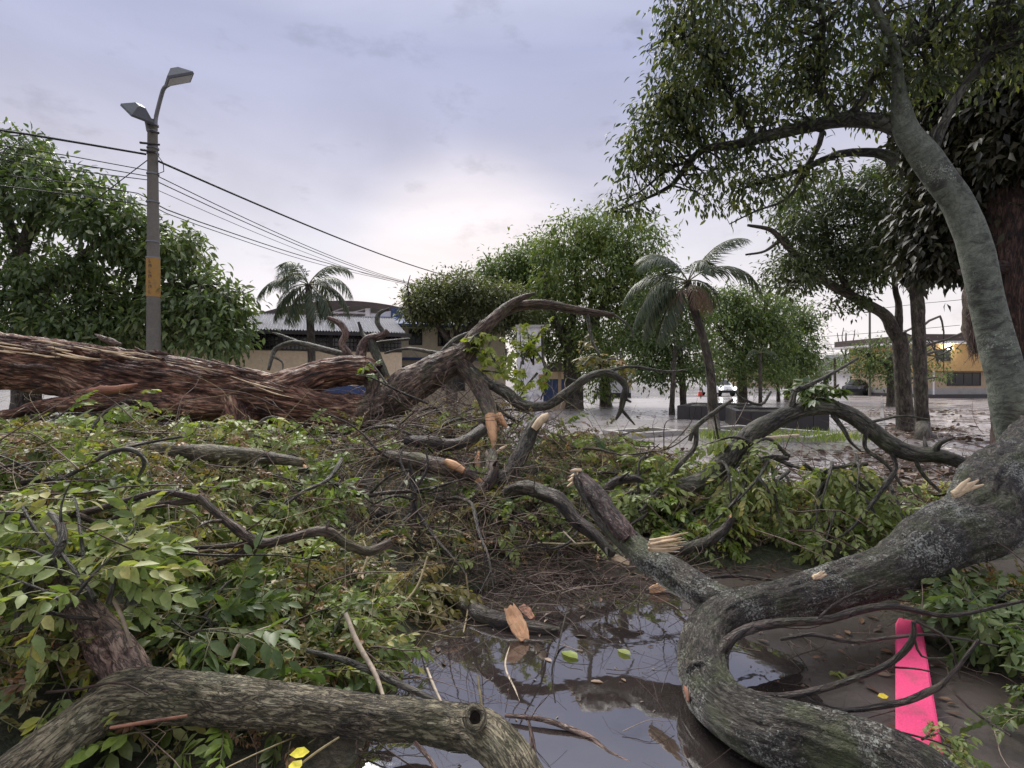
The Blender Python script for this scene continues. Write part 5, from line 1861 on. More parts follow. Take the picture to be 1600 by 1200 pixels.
rand_twigs(0, np.stack([rng.uniform(-.6, 1.0, 44), rng.uniform(2.1, 4.2, 44), np.full(44, .0)], 1), .001, .0028, .2, .7, .9, 'twig', 'thin dark twigs standing in the puddle', .5, 1.0)
sel = np.stack([rng.normal(.45, .6, 520), rng.normal(4.6, .42, 520), np.full(520, .02)], 1)
rand_twigs(0, sel, .0015, .005, .15, .7, .06, 'twig', 'reddish twigs washed together at the head of the puddle', .5, 3.5)
sel = np.vstack([np.stack([rng.normal(cx, sx, n_), rng.normal(cy, sy, n_), np.full(n_, .05)], 1) for cx, cy, sx, sy, n_ in ((5.2, 7.6, .9, .7, 90), (7.4, 10.6, 1, .9, 70), (11.5, 15.5, 1, 1.2, 50))])
rand_twigs(0, sel, .003, .011, .4, 1.6, .25, 'twig', 'dark red torn twigs scattered over the wet pavement on the right', .5, 2.5)
sel = np.stack([rng.uniform(1.2, 3.4, 120), rng.uniform(2.4, 5.0, 120), np.full(120, .01)], 1)
rand_twigs(0, sel, .001, .004, .1, .6, .05, 'twig', 'thin twigs strewn over the mud round the pink plank', .5, 1.0)

# ------------------------------------------------------------------ the big fallen tree
tA = thing('fallen_tree', 'huge reddish fallen trunk with stripped bark lying across the left', 'tree', (*W(430, 620, 6.8)[:2], 0))
limb([(-180, 560, 6.3, 34), (-60, 562, 6.4, 35), (30, 566, 6.5, 34), (110, 576, 6.55, 36), (170, 592, 6.6, 41), (230, 604, 6.65, 43), (300, 612, 6.7, 40), (360, 618, 6.75, 37), (420, 627, 6.8, 33), (490, 641, 6.9, 27), (545, 648, 7.0, 27), (590, 640, 7.08, 18)],
     'trunk', [M['bark_red'], M['wood_red']], tA, segs=150, step=.02, lump=.12, ridge=.2, rf=3.6, lf=1.1)
limb([(470, 637, 6.9, 20), (510, 645, 6.95, 23), (550, 648, 7.0, 23), (600, 634, 7.1, 24), (640, 604, 7.2, 26), (690, 574, 7.3, 22), (725, 553, 7.35, 17), (745, 524, 7.4, 11), (775, 496, 7.45, 8), (805, 480, 7.5, 6.5), (850, 476, 7.5, 7), (910, 486, 7.5, 5.5), (960, 492, 7.5, 3)],
     'limb', M['bark_fork'], tA, segs=64, step=.025, lump=.12, ridge=.13, rf=3.4)
limb([(745, 525, 7.4, 10), (790, 482, 7.4, 8), (815, 466, 7.35, 5), (836, 458, 7.3, 2)], 'limb', M['bark_brown'], tA, segs=14, step=.05, lump=.12, ridge=.08)
limb([(420, 620, 6.8, 27), (462, 602, 6.95, 24), (500, 586, 7.1, 20), (540, 579, 7.2, 19), (572, 581, 7.25, 19), (584, 585, 7.25, 15)], 'limb', [M['bark_red'], M['hole']], tA, segs=80, step=.02, lump=.12, ridge=.18, rf=3.4, cap=(0, 1), jag=(0, .6))
limb([(572, 582, 7.25, 15), (583, 605, 7.2, 11), (576, 630, 7.1, 9), (566, 646, 7.0, 7)], 'limb', M['bark_brown'], tA, segs=14, step=.04, lump=.12, ridge=.08)
limb([(365, 630, 6.6, 26), (372, 660, 6.5, 19), (376, 690, 6.4, 17), (372, 730, 6.3, 15)], 'limb', M['bark_red'], tA, segs=24, step=.04, lump=.1, ridge=.15)
limb([(712, 560, 7.3, 15), (738, 590, 7.2, 12.5), (756, 618, 6.9, 12), (766, 645, 6.6, 10), (770, 664, 6.4, 8)], 'limb', [M['bark_brown'], M['wood_orange']], tA, segs=22, step=.04, lump=.12, ridge=.14, cap=(0, 1), jag=(0, 2.0))
limb([(735, 578, 7.2, 9), (765, 600, 7.1, 7), (790, 612, 7.0, 9), (815, 632, 6.9, 9), (850, 635, 6.9, 7), (880, 618, 6.9, 7), (915, 592, 6.9, 6.5), (945, 582, 6.9, 6), (968, 592, 6.9, 5.5), (978, 606, 6.9, 5), (975, 618, 6.9, 6), (970, 640, 6.9, 3.5), (962, 656, 6.9, 2)],
     'limb', M['bark_branch'], tA, segs=14, step=.04, lump=.18, ridge=.05)
for rows in ([(972, 638, 6.9, 3), (985, 655, 6.9, 2), (992, 664, 6.9, 1)], [(975, 622, 6.9, 3), (986, 628, 6.88, 1.5)], [(945, 582, 6.9, 3), (985, 573, 7, 2.4), (1040, 580, 7.1, 2), (1075, 577, 7.2, 1)],
             [(905, 597, 6.9, 2), (886, 590, 6.9, 1.2), (880, 583, 6.9, .6)], [(846, 510, 7.2, 2.5), (848, 560, 7.1, 2.2), (855, 590, 7.1, 1.6), (845, 625, 7, 1)],
             [(918, 486, 7.5, 3.5), (925, 530, 7.4, 2.5), (938, 560, 7.3, 2), (935, 590, 7.3, 1.2)], [(962, 492, 7.5, 2), (985, 510, 7.4, 1.4), (990, 530, 7.4, 1)],
             [(756, 612, 7.1, 4), (785, 645, 7.0, 3), (812, 660, 6.95, 2)], [(690, 560, 7.3, 6), (712, 530, 7.4, 4), (742, 516, 7.5, 2.5), (752, 500, 7.6, 1.5)],
             [(700, 556, 7.3, 4), (640, 545, 7.5, 2.5), (600, 552, 7.6, 1.5)]):
    limb(rows, 'twig', M['bark_branch'], tA, segs=8, step=.05, lump=.12, wig=.6)
# crooked grey boughs standing up behind the stump limb
limb([(548, 558, 7.6, 6), (535, 538, 7.6, 6), (540, 520, 7.6, 5.5), (530, 505, 7.6, 5), (512, 496, 7.6, 3)], 'limb', M['bark_pink'], tA, segs=10, step=.04, lump=.15)
limb([(560, 575, 7.4, 8), (566, 545, 7.5, 8), (575, 530, 7.5, 7), (596, 525, 7.5, 6), (606, 516, 7.5, 4)], 'limb', M['bark_pink'], tA, segs=12, step=.04, lump=.15, label=None) if False else limb([(560, 575, 7.4, 8), (566, 545, 7.5, 8), (575, 530, 7.5, 7), (596, 525, 7.5, 6), (606, 516, 7.5, 4)], 'limb', M['bark_pink'], tA, segs=12, step=.04, lump=.15)
limb([(580, 532, 7.5, 7), (588, 555, 7.45, 7), (598, 575, 7.4, 6.5), (604, 588, 7.35, 5)], 'limb', [M['bark_branch'], M['wood_pale']], tA, segs=12, step=.04, lump=.12, cap=(0, 1), jag=(0, 1.5))
limb([(600, 520, 7.5, 4), (590, 505, 7.55, 4), (592, 490, 7.6, 3.5), (608, 482, 7.6, 2)], 'limb', M['bark_branch'], tA, segs=8, step=.04, lump=.1)
limb([(575, 532, 7.5, 5), (566, 520, 7.6, 3), (560, 503, 7.6, 2)], 'limb', M['bark_branch'], tA, segs=8, step=.04, lump=.1)
limb([(540, 553, 7.7, 5), (500, 545, 7.8, 5), (460, 535, 7.9, 4.5), (432, 545, 7.9, 4), (425, 560, 7.8, 3), (420, 578, 7.7, 2.5)], 'limb', M['bark_branch'], tA, segs=8, step=.05, lump=.1, wig=.4)
limb([(470, 537, 7.9, 3.5), (440, 525, 8, 2.5), (425, 520, 8, 1.2)], 'twig', M['bark_branch'], tA, segs=6, step=.05, wig=.5)
limb([(425, 556, 7.8, 2.2), (440, 565, 7.8, 1.6), (442, 580, 7.7, 1)], 'twig', M['bark_branch'], tA, segs=6, step=.05, wig=.5)
limb([(560, 540, 7.6, 4), (600, 535, 7.6, 3), (640, 530, 7.7, 2)], 'twig', M['bark_branch'], tA, segs=6, step=.05, wig=.6)
# torn slabs and peeling strips of bark
limb([(-60, 660, 6.1, 8), (20, 646, 6.15, 6), (70, 634, 6.2, 9), (150, 630, 6.25, 12), (230, 631, 6.3, 15), (310, 634, 6.4, 15), (370, 640, 6.5, 9)], 'torn_slab', [M['bark_red'], M['wood_pale']], tA, segs=60, step=.02, lump=.16, ridge=.2, rf=3, cap=(1, 0), jag=(2, 0))
for k in range(46):
    px = rng.uniform(-20, 470)
    top = np.interp(px, [0, 150, 300, 420, 480], [527, 540, 556, 588, 612])
    py = top + rng.uniform(-3, 60) ** 1.0 * rng.random()
    d = np.interp(px, [0, 480], [6.05, 6.55]) - .02 + .25 * max(0, 1 - (py - top) / 30)
    L = rng.uniform(25, 85)
    w = rng.uniform(1.5, 4.5)
    sl = np.interp(px, [0, 300, 480], [.08, .17, .3])
    mb = MB()
    tube(mb, PX([(px - L / 2, py - sl * L / 2 - rng.uniform(0, 5), d - .03, w * .4), (px - L * .2, py - sl * L * .2 + rng.normal() * 1.5, d, w), (px + L * .2, py + sl * L * .2 + rng.normal() * 1.5, d, w), (px + L / 2, py + sl * L / 2, d + .03, w * .3)]), segs=5, step=.06, lump=.35, wig=1.0)
    part('bark_strip', mb, M['bark_pink'] if rng.random() < .4 else M['bark_red'], tA)
for k in range(26):  # pale peeled strips along the top, doubling as the trunk's painted highlights
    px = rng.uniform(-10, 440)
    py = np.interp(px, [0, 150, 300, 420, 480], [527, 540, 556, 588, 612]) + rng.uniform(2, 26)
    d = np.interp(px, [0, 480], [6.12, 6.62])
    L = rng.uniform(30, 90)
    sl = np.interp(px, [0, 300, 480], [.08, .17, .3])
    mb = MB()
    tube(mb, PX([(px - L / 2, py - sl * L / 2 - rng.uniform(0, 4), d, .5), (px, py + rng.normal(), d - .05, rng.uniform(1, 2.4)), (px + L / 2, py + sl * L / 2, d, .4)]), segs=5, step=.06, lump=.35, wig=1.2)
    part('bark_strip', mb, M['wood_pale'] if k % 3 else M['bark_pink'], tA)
for rows, mt in (([(148, 522, 6.3, 1), (160, 528, 6.3, 4), (175, 534, 6.3, 5), (190, 538, 6.3, 2)], 'bark_pink'), ([(120, 612, 6.05, 2), (160, 610, 6.0, 8), (195, 606, 6.05, 6), (215, 600, 6.1, 2)], 'wood_red'),
                 ([(765, 648, 6.35, 8), (768, 668, 6.28, 9), (770, 686, 6.2, 6), (772, 703, 6.15, 2)], 'wood_orange'), ([(778, 648, 6.45, 7), (785, 660, 6.4, 5), (792, 668, 6.4, 2)], 'wood_orange'),
                 ([(748, 705, 5.7, 2), (746, 720, 5.65, 5), (748, 733, 5.6, 3)], 'wood_orange'), ([(774, 708, 5.8, 3), (783, 702, 5.8, 3), (792, 696, 5.8, 1.5)], 'wood_pale')):
    mb = MB()
    tube(mb, PX(rows), segs=7, step=.03, lump=.3)
    part('torn_strip', mb, M[mt], tA)


# ------------------------------------------------------------------ leafy fallen branches: every large leaf an object
LEAFMESH = {}


def leaf_meshes(key, tpls, mat):
    k = (key, mat)
    if k not in LEAFMESH:
        LEAFMESH[k] = [tpl_mesh(t, 'leaf', [M[mat], M['stalk']]) for t in tpls]
    return LEAFMESH[k]


def leafy(label, origin, tips, key, tpls, mat, per=11, scale=1.0, r0=5., droop=.35, bark='bark_branch', root=None, arch=.12, group=None):
    """branch with twigs to each tip; leaves stand alternately along the twigs"""
    o = W(*origin)
    t = root or thing('leafy_branch', label, 'branch', o, group)
    rl = world_loc(t)
    ms = leaf_meshes(key, tpls, mat)
    for tip in tips:
        e = W(*tip)
        o_ = o + (e - o) * rng.uniform(0, .3) + rng.normal(size=3) * np.array([.16, .16, .05]) * (origin[2] / 5) - np.array([0, 0, .06])
        ln = np.linalg.norm(e - o_)
        mid = (o_ + e) / 2 + rng.normal(size=3) * .1 * ln + np.array([0, 0, arch * ln])
        P = np.array([[*o_, r0 * origin[2] / F], [*mid, r0 * .6 * origin[2] / F], [*e, .0015]])
        mb = MB()
        C = tube(mb, P, segs=6, step=.05, lump=.08, wig=.5)
        part('twig', mb, M[bark], t)
        n = len(C)
        for k in range(per):
            f = .18 + .82 * (k + rng.random() * .7) / per
            i = min(n - 2, int(f * (n - 1)))
            p = C[i, :3]
            T = unit(C[i + 1, :3] - C[i, :3])
            sd = 1 if k % 2 else -1
            side = unit(np.cross(T, np.array([0, 0, 1.])))
            a = rng.uniform(-.6, .6)
            D = T * rng.uniform(.3, .9) + side * sd * rng.uniform(.6, 1.0) + np.array([0, 0, rng.normal() * .3 - droop + .2])
            if k >= per - 2:
                D = T + rng.normal(size=3) * .3
            N_ = unit(np.array([a, -.35 + rng.normal() * .25, 1.]))
            X, Y, Z = axes_from(D[None], N_[None])
            m4 = Matrix(((*[X[0][0], Y[0][0], Z[0][0]], 0), (*[X[0][1], Y[0][1], Z[0][1]], 0), (*[X[0][2], Y[0][2], Z[0][2]], 0), (0, 0, 0, 1)))
            s = scale * rng.uniform(.75, 1.15)
            ob = bpy.data.objects.new('leaf', ms[rng.integers(len(ms))])
            COL.objects.link(ob)
            ob.parent = t
            ob.matrix_local = Matrix.Translation(Vector(p - rl)) @ m4 @ Matrix.Scale(s, 4)
    return t


def tips(n, x0, x1, y0, y1, d0, d1):
    out = []
    for k in range(n):
        f = rng.random()
        out.append((rng.uniform(x0, x1), y0 + (y1 - y0) * f, d0 + (d1 - d0) * (1 - f) + rng.normal() * .08))
    return out


leafy('big leafy branch with broad pale leaves nearest the lower left corner', (150, 930, 2.3, ), tips(9, -30, 230, 770, 890, 2.2, 2.9), 'big', TPL_BIG, 'leaf_pale', 9, .9, 4)
leafy('leafy branch with glossy dark green leaves above the olive log', (300, 1000, 2.6), tips(9, 210, 420, 880, 1020, 2.45, 3.0), 'big', TPL_BIG, 'leaf_dark', 9, .95, 4)
leafy('leafy spray with bright yellow green leaves left of centre', (330, 940, 3.0), tips(7, 250, 400, 870, 950, 2.8, 3.2), 'big', TPL_BIG, 'leaf_fresh', 8, .8, 3)
leafy('pale leafed branch spreading under the bent dark bough', (300, 860, 3.5), tips(14, 150, 480, 770, 900, 3.1, 4.0), 'med', TPL_MED, 'leaf_pale', 11, 1.15, 4)
leafy('green leafy branch at the left edge below the torn slab', (110, 720, 5.0), tips(15, -60, 260, 610, 780, 4.3, 5.6), 'big', TPL_BIG, 'leaf_fresh', 10, 1.05, 4)
leafy('leafy branch under the trunk around the down pointing limb', (330, 700, 5.3), tips(14, 220, 500, 650, 760, 4.7, 5.8), 'big', TPL_BIG, 'leaf_fresh', 9, .9, 4)
leafy('tuft of upright light green leaves left of the twig tangle', (480, 800, 4.2), tips(9, 410, 530, 730, 810, 4.0, 4.5), 'med', TPL_MED, 'leaf_fresh', 10, 1.0, 3)
leafy('leafy branch with small pale leaves in front of the puddle edge', (470, 1010, 3.0), tips(12, 380, 640, 900, 1040, 2.7, 3.3), 'med', TPL_MED, 'leaf_pale', 9, .85, 3)
leafy('olive leafed branch low in the middle of the heap', (620, 900, 4.0), tips(12, 500, 720, 840, 980, 3.5, 4.4), 'med', TPL_MED, 'leaf_olive', 10, 1.0, 3)
leafy('leafy branch with yellowish rosettes in the middle beyond the puddle', (800, 800, 5.4), tips(13, 690, 900, 760, 870, 4.9, 5.8), 'palm', TPL_PALM, 'leaf_fresh', 12, 1.0, 3)
leafy('olive leafed boughs behind the pale broken stub in the middle', (900, 720, 7.2), tips(16, 820, 1040, 655, 740, 6.7, 7.8), 'med', TPL_MED, 'leaf_olive', 13, 1.25, 3)
leafy('pale leafed branch right of the snapped dark bough', (1000, 760, 5.6), tips(14, 930, 1080, 700, 800, 5.2, 6.0), 'med', TPL_MED, 'leaf_pale', 12, 1.2, 3)
leafy('broad green leaf sprays hanging under the arching branch', (1190, 700, 5.6), tips(17, 1060, 1290, 700, 870, 4.9, 5.7), 'big', TPL_BIG, 'leaf_pale', 9, .85, 3.5, arch=.2)
leafy('wide leafy bough right of the arching branch over bright water', (1330, 720, 5.5), tips(15, 1220, 1450, 760, 880, 4.7, 5.3), 'big', TPL_BIG, 'leaf_pale', 8, .9, 3.5, arch=.1)
leafy('low green leaves in front of the arching branch foot', (1080, 830, 5.2), tips(12, 980, 1200, 790, 870, 4.8, 5.4), 'med', TPL_MED, 'leaf_fresh', 12, 1.15, 3)
leafy('leafy branch behind the mossy limb at the lower right edge', (1560, 960, 3.2), tips(15, 1470, 1660, 870, 1010, 2.9, 3.6), 'big', TPL_BIG, 'leaf_dark', 10, .85, 4)
leafy('', (770, 530, 7.3), tips(6, 745, 790, 520, 590, 7.1, 7.4), 'palm', TPL_PALM, 'leaf_lime', 11, .85, 2.0, root=tA)
leafy('', (820, 560, 7.2), tips(10, 790, 860, 495, 635, 7.0, 7.3), 'palm', TPL_PALM, 'leaf_lime', 10, .8, 2.0, root=tA)
leafy('', (935, 560, 7.3), tips(6, 900, 990, 500, 600, 7.2, 7.5), 'palm', TPL_PALM, 'leaf_olive', 9, .85, 2.0, root=tA)
leafy('', (590, 600, 7.2), tips(4, 570, 620, 585, 640, 7.0, 7.3), 'palm', TPL_PALM, 'leaf_fresh', 7, 1.0, 2.0, root=tA)


# ------------------------------------------------------------------ other limbs and logs
def branch(label, rows, mat='bark_branch', subs=(), cat='branch', name='fallen_branch', segs=16, step=.04, lump=.12, ridge=.08, cap=None, jag=(0, 0), sub_mat=None, part_name='limb'):
    b = W(*rows[0][:3])
    t = thing(name, label, cat, b)
    mats = [M[mat], M[cap]] if cap else [M[mat]]
    C = limb(rows, part_name, mats, t, segs=segs, step=step, lump=lump * (1.1 if rows[0][3] > 25 else 1.5), ridge=ridge, wig=.2 if rows[0][3] > 25 else .45, cap=(1, 1) if cap else (0, 0), jag=jag)
    for k in range(max(2, len(C) // 9)):
        i = int(rng.integers(1, len(C) - 1))
        if C[i, 3] > .07:
            continue
        T = unit(C[i + 1, :3] - C[i, :3])
        dd = unit(T * rng.uniform(.2, .9) + rng.normal(size=3) * .5 + np.array([0, -.2, .35]))
        r = C[i, 3] * rng.uniform(.2, .5)
        l = rng.uniform(.04, .3) if k % 3 else rng.uniform(.03, .06)
        a = C[i, :3]
        mb = MB()
        tube(mb, np.array([[*a, r * 1.3], [*(a + dd * l * .5 + rng.normal(size=3) * .015), r * .8], [*(a + dd * l + rng.normal(size=3) * .04 * (k % 3 > 0)), r * (.25 if k % 3 else .7)]]), segs=7, step=.02, lump=.15, wig=.5)
        part('twig' if k % 3 else 'stub', mb, mats[0], t)
    for s in subs:
        limb(s, 'twig', M[sub_mat or mat], t, segs=8, step=.04, lump=.12, wig=.5)
    return t


# lichen spotted limb in the right foreground
tD = branch('thick lichen spotted limb sweeping from the leaning tree down into the lower right foreground',
            [(1640, 690, 4.5, 52), (1585, 752, 4.2, 54), (1530, 805, 3.95, 49), (1450, 857, 3.7, 42), (1380, 893, 3.55, 36), (1300, 920, 3.4, 31), (1220, 940, 3.25, 29), (1155, 954, 3.15, 29), (1108, 985, 3.05, 31),
             (1092, 1040, 2.82, 34), (1115, 1095, 2.58, 38), (1190, 1138, 2.36, 43), (1290, 1166, 2.22, 50), (1400, 1208, 2.08, 58), (1500, 1280, 1.95, 64)],
            'bark_lichen', segs=90, step=.02, lump=.14, ridge=.1, name='fallen_limb', cap='wood_pale')
limb([(1165, 955, 3.15, 25), (1115, 938, 3.22, 24), (1065, 905, 3.4, 23), (1020, 878, 3.55, 21), (985, 848, 3.75, 18), (950, 815, 3.95, 14), (925, 780, 4.15, 12), (908, 752, 4.3, 11), (900, 738, 4.4, 7)], 'limb', [M['bark_lichen'], M['wood_red']], tD, segs=28, step=.03, lump=.14, ridge=.16, cap=(0, 1), jag=(0, 1.4))
limb([(985, 846, 3.72, 14), (955, 806, 3.9, 13), (930, 770, 4.08, 12), (912, 748, 4.2, 7)], 'stripped_face', [M['bark_maroon'], M['wood_red']], tD, segs=22, step=.03, lump=.2, ridge=.25, cap=(0, 1), jag=(0, 1.2))
for rows in ([(1095, 1080, 2.6, 10), (1112, 1040, 2.72, 12), (1135, 1005, 2.85, 11), (1175, 982, 2.9, 12), (1225, 972, 2.92, 10), (1290, 968, 2.9, 9), (1350, 952, 2.85, 8), (1400, 948, 2.8, 7), (1480, 962, 2.75, 5), (1570, 945, 2.7, 4), (1640, 930, 2.65, 3)],
             [(1085, 1072, 2.58, 11), (1140, 1076, 2.5, 10), (1200, 1086, 2.45, 9), (1260, 1080, 2.42, 8), (1330, 1060, 2.4, 7), (1390, 1035, 2.38, 7), (1425, 1000, 2.36, 7), (1428, 970, 2.36, 5)],
             [(1250, 1084, 2.42, 6), (1310, 1110, 2.35, 5), (1400, 1100, 2.3, 7), (1450, 1082, 2.28, 8), (1480, 1062, 2.27, 5), (1530, 1000, 2.26, 4)],
             [(1220, 1000, 2.85, 4), (1270, 992, 2.8, 5), (1330, 1002, 2.75, 5), (1390, 996, 2.7, 4.5), (1460, 992, 2.65, 3), (1560, 1010, 2.6, 2)],
             [(1275, 970, 2.9, 3), (1310, 940, 2.9, 2.5), (1370, 912, 2.9, 2)], [(1425, 985, 2.36, 3), (1440, 1025, 2.34, 2.5), (1480, 1028, 2.32, 1.6)],
             [(1395, 1042, 2.38, 2.5), (1440, 1046, 2.36, 2), (1490, 1060, 2.34, 1)], [(1430, 970, 2.36, 4), (1480, 1000, 2.32, 3), (1500, 1060, 2.3, 2)],
             [(1410, 1145, 2.2, 2.5), (1460, 1158, 2.18, 2), (1490, 1170, 2.16, 1)]):
    limb([(a, b, c, r * .68) for a, b, c, r in rows], 'twig', M['bark_dark'], tD, segs=10, step=.03, lump=.15, wig=.4)
# hollow knot on it
def knot(root, c, n, r, mat, thick=.3):
    n = unit(np.array(n, float))
    u = unit(np.cross(n, np.array([0, 0, 1.]) + .01))
    v = np.cross(n, u)
    a = np.linspace(0, 2 * np.pi, 15)
    ring = c + r * (np.cos(a)[:, None] * u + np.sin(a)[:, None] * v * 1.1) + n * .01
    mb = MB()
    tube(mb, np.column_stack([ring, np.full(15, r * thick)]), segs=8, step=.01, lump=.25)
    k = part('knot', mb, M[mat], root)
    mb = MB()
    V = np.vstack([c + n * .006 + r * .95 * (np.cos(a[:-1])[:, None] * u + np.sin(a[:-1])[:, None] * v), c - n * r * .8])
    j = np.arange(14)
    mb.add(V, np.stack([j, (j + 1) % 14, np.full(14, 14)], 1))
    part('hollow', mb, M['hole'], k)


knot(tD, W(1090, 1050, 2.655), (-.25, -1, .2), .042, 'bark_lichen')
for rows, mt in (([(1082, 985, 2.98, 2), (1085, 1000, 2.95, 4), (1087, 1018, 2.88, 2)], 'wood_pale'), ([(1070, 1068, 2.66, 3), (1074, 1080, 2.6, 6), (1075, 1096, 2.55, 2)], 'wood_red')):
    mb = MB()
    tube(mb, PX(rows), segs=6, step=.02, lump=.3)
    part('torn_strip', mb, M[mt], tD)


def splinters(root, c0, c1, spread, n, mat, r=2.5, name='splinter'):
    """fan of torn wood between two pixel points (px,py,d)"""
    for k in range(n):
        f = (k + .5) / n - .5
        a = (c0[0] + rng.normal() * 2, c0[1] + f * spread * .5, c0[2], r * 1.2)
        b = (c1[0] + rng.normal() * 6, c1[1] + f * spread + rng.normal() * 2, c1[2], r * .3)
        m = ((a[0] + b[0]) / 2, (a[1] + b[1]) / 2 + rng.normal() * 1.5, (a[2] + b[2]) / 2, r)
        mb = MB()
        tube(mb, PX([a, m, b]), segs=5, step=.03, lump=.25)
        part(name, mb, M[mat], root)


splinters(tD, (1016, 852, 3.45), (1066, 846, 3.3), 34, 12, 'wood_pale', 2.2)
splinters(tD, (902, 742, 4.35), (890, 748, 4.3), 34, 6, 'wood_pale', 3)
splinters(tD, (1490, 772, 3.75), (1524, 752, 3.72), 14, 6, 'wood_pale', 4)
splinters(tD, (1268, 902, 3.3), (1290, 893, 3.3), 8, 3, 'wood_pale', 3)

# olive log across the lower left
tE = branch('thick olive barked log lying across the bottom left foreground', [(150, 1112, 2.22, 26), (190, 1094, 2.22, 36), (250, 1090, 2.24, 36), (350, 1097, 2.26, 33), (470, 1108, 2.28, 31), (590, 1123, 2.3, 29), (690, 1138, 2.28, 29), (745, 1147, 2.22, 31), (790, 1185, 2.1, 33), (830, 1260, 1.98, 38)],
            'bark_olive', segs=90, step=.016, lump=.09, ridge=.09, name='fallen_log', cat='log')
limb([(210, 1092, 2.22, 32), (160, 1112, 2.18, 33), (110, 1148, 2.1, 33), (60, 1186, 2.02, 35), (-20, 1245, 1.92, 38)], 'limb', M['bark_olive'], tE, segs=40, step=.025, lump=.09, ridge=.07)
limb([(215, 1085, 2.26, 30), (195, 1050, 2.32, 30), (170, 1010, 2.4, 28), (140, 970, 2.48, 24), (105, 920, 2.56, 20), (80, 880, 2.62, 14)], 'limb', M['bark_pink'], tE, segs=28, step=.025, lump=.12, ridge=.12)
knot(tE, W(742, 1122, 2.145), (.1, -.75, .75), .034, 'bark_olive', .4)

branch('grey brown log end with splintered tip under the big trunk', [(205, 704, 4.15, 12), (260, 704, 4.12, 13), (340, 710, 4.1, 12), (420, 718, 4.1, 10), (470, 724, 4.1, 7)], 'bark_olive', cap='wood_orange', jag=(0, 2), ridge=.06,
       subs=[[(275, 712, 4.1, 5), (295, 726, 4.05, 5), (312, 738, 4.0, 6), (345, 728, 4.05, 5), (385, 722, 4.1, 4)]])
branch('crooked dark bough bent like a shallow v left of centre', [(308, 778, 3.1, 5.5), (340, 806, 3.08, 6), (385, 838, 3.06, 8), (410, 848, 3.06, 8), (455, 838, 3.1, 6.5), (505, 828, 3.15, 7.5), (540, 848, 3.2, 7), (575, 860, 3.25, 7), (612, 846, 3.3, 6)],
       'bark_brown', subs=[[(400, 846, 3.06, 6), (350, 852, 3.04, 4), (280, 856, 3.0, 3), (225, 860, 3.0, 2)], [(395, 850, 3.06, 6), (340, 880, 3.0, 5), (260, 888, 2.95, 4)], [(309, 780, 3.1, 6), (250, 770, 3.05, 5), (190, 785, 3.0, 5), (110, 805, 2.9, 6), (0, 806, 2.8, 5)],
                          [(308, 782, 3.1, 5), (220, 792, 3.0, 5), (165, 815, 2.95, 5), (120, 802, 2.9, 5)]])
branch('grey arching branch hooped over the leaves on the right', [(1045, 762, 5.5, 11), (1085, 752, 5.5, 13), (1120, 730, 5.5, 14), (1160, 700, 5.5, 15), (1195, 668, 5.5, 14), (1235, 646, 5.5, 12), (1275, 638, 5.5, 11), (1310, 645, 5.5, 11), (1350, 665, 5.45, 12), (1385, 692, 5.4, 13), (1425, 708, 5.3, 12), (1470, 714, 5.2, 11), (1510, 728, 5.1, 9), (1530, 748, 5.0, 7)],
       'bark_branch', segs=20, subs=[[(1228, 650, 5.5, 6), (1236, 632, 5.5, 6), (1242, 612, 5.5, 4), (1250, 604, 5.5, 2.5)], [(1240, 612, 5.5, 4), (1290, 590, 5.6, 3), (1340, 560, 5.7, 2)],
                                     [(1078, 690, 5.5, 3), (1088, 668, 5.5, 4), (1120, 642, 5.5, 3.5), (1145, 625, 5.5, 2.5)], [(1088, 668, 5.5, 3.5), (1085, 700, 5.5, 4), (1060, 730, 5.5, 4), (1045, 755, 5.5, 4), (1000, 800, 5.2, 3)],
                                     [(1300, 648, 5.5, 4), (1318, 672, 5.4, 3.5), (1328, 690, 5.4, 2.5), (1345, 705, 5.3, 1.5)], [(1355, 668, 5.4, 4), (1352, 700, 5.4, 3), (1385, 725, 5.3, 3), (1410, 760, 5.2, 2)],
                                     [(1385, 692, 5.4, 4), (1400, 730, 5.3, 3), (1380, 770, 5.2, 2.5)], [(1050, 762, 5.5, 4), (1020, 795, 5.3, 3), (985, 820, 5.1, 2)], [(1425, 708, 5.3, 3.5), (1440, 740, 5.2, 3), (1470, 770, 5.1, 2)],
                                     [(1205, 612, 5.6, 2), (1190, 632, 5.55, 2.4), (1160, 622, 5.6, 2), (1150, 612, 5.6, 1.2)], [(1360, 660, 5.4, 2.5), (1410, 650, 5.4, 1.8), (1450, 655, 5.4, 1)], [(1290, 640, 5.5, 2.5), (1310, 628, 5.5, 1.5)]])
leafy('small dark leaf cluster on the twig rising above the arching branch', (1262, 606, 5.55), tips(6, 1245, 1300, 598, 630, 5.4, 5.7), 'palm', TPL_PALM, 'leaf_dark', 7, 1.1, 1.5)
branch('broken grey stub with bright pale torn tip in the middle of the heap', [(755, 760, 5.4, 9), (785, 742, 5.5, 10), (805, 712, 5.6, 12), (828, 682, 5.7, 12), (842, 664, 5.75, 9)], 'bark_branch', cap='wood_pale', jag=(0, 1.5), segs=18,
       subs=[[(770, 755, 5.4, 9), (735, 775, 5.3, 8), (700, 782, 5.2, 7), (655, 776, 5.2, 5)]])
tst = branch('upright broken stump of branch beside the orange torn strip', [(738, 776, 5.2, 10), (762, 752, 5.3, 10), (770, 728, 5.45, 10), (768, 710, 5.6, 9)], 'bark_brown', cap='wood_red', jag=(0, .8))
mb = MB()
tube(mb, PX([(834, 670, 5.66, 5), (842, 660, 5.66, 7), (851, 652, 5.66, 6), (857, 646, 5.66, 2)]), segs=7, step=.03, lump=.25)
tag(part('wood_splinter', mb, M['wood_pale'], None, at=W(834, 670, 5.66)), 'bright cream sliver of fresh wood on the broken grey stub', 'splinter')
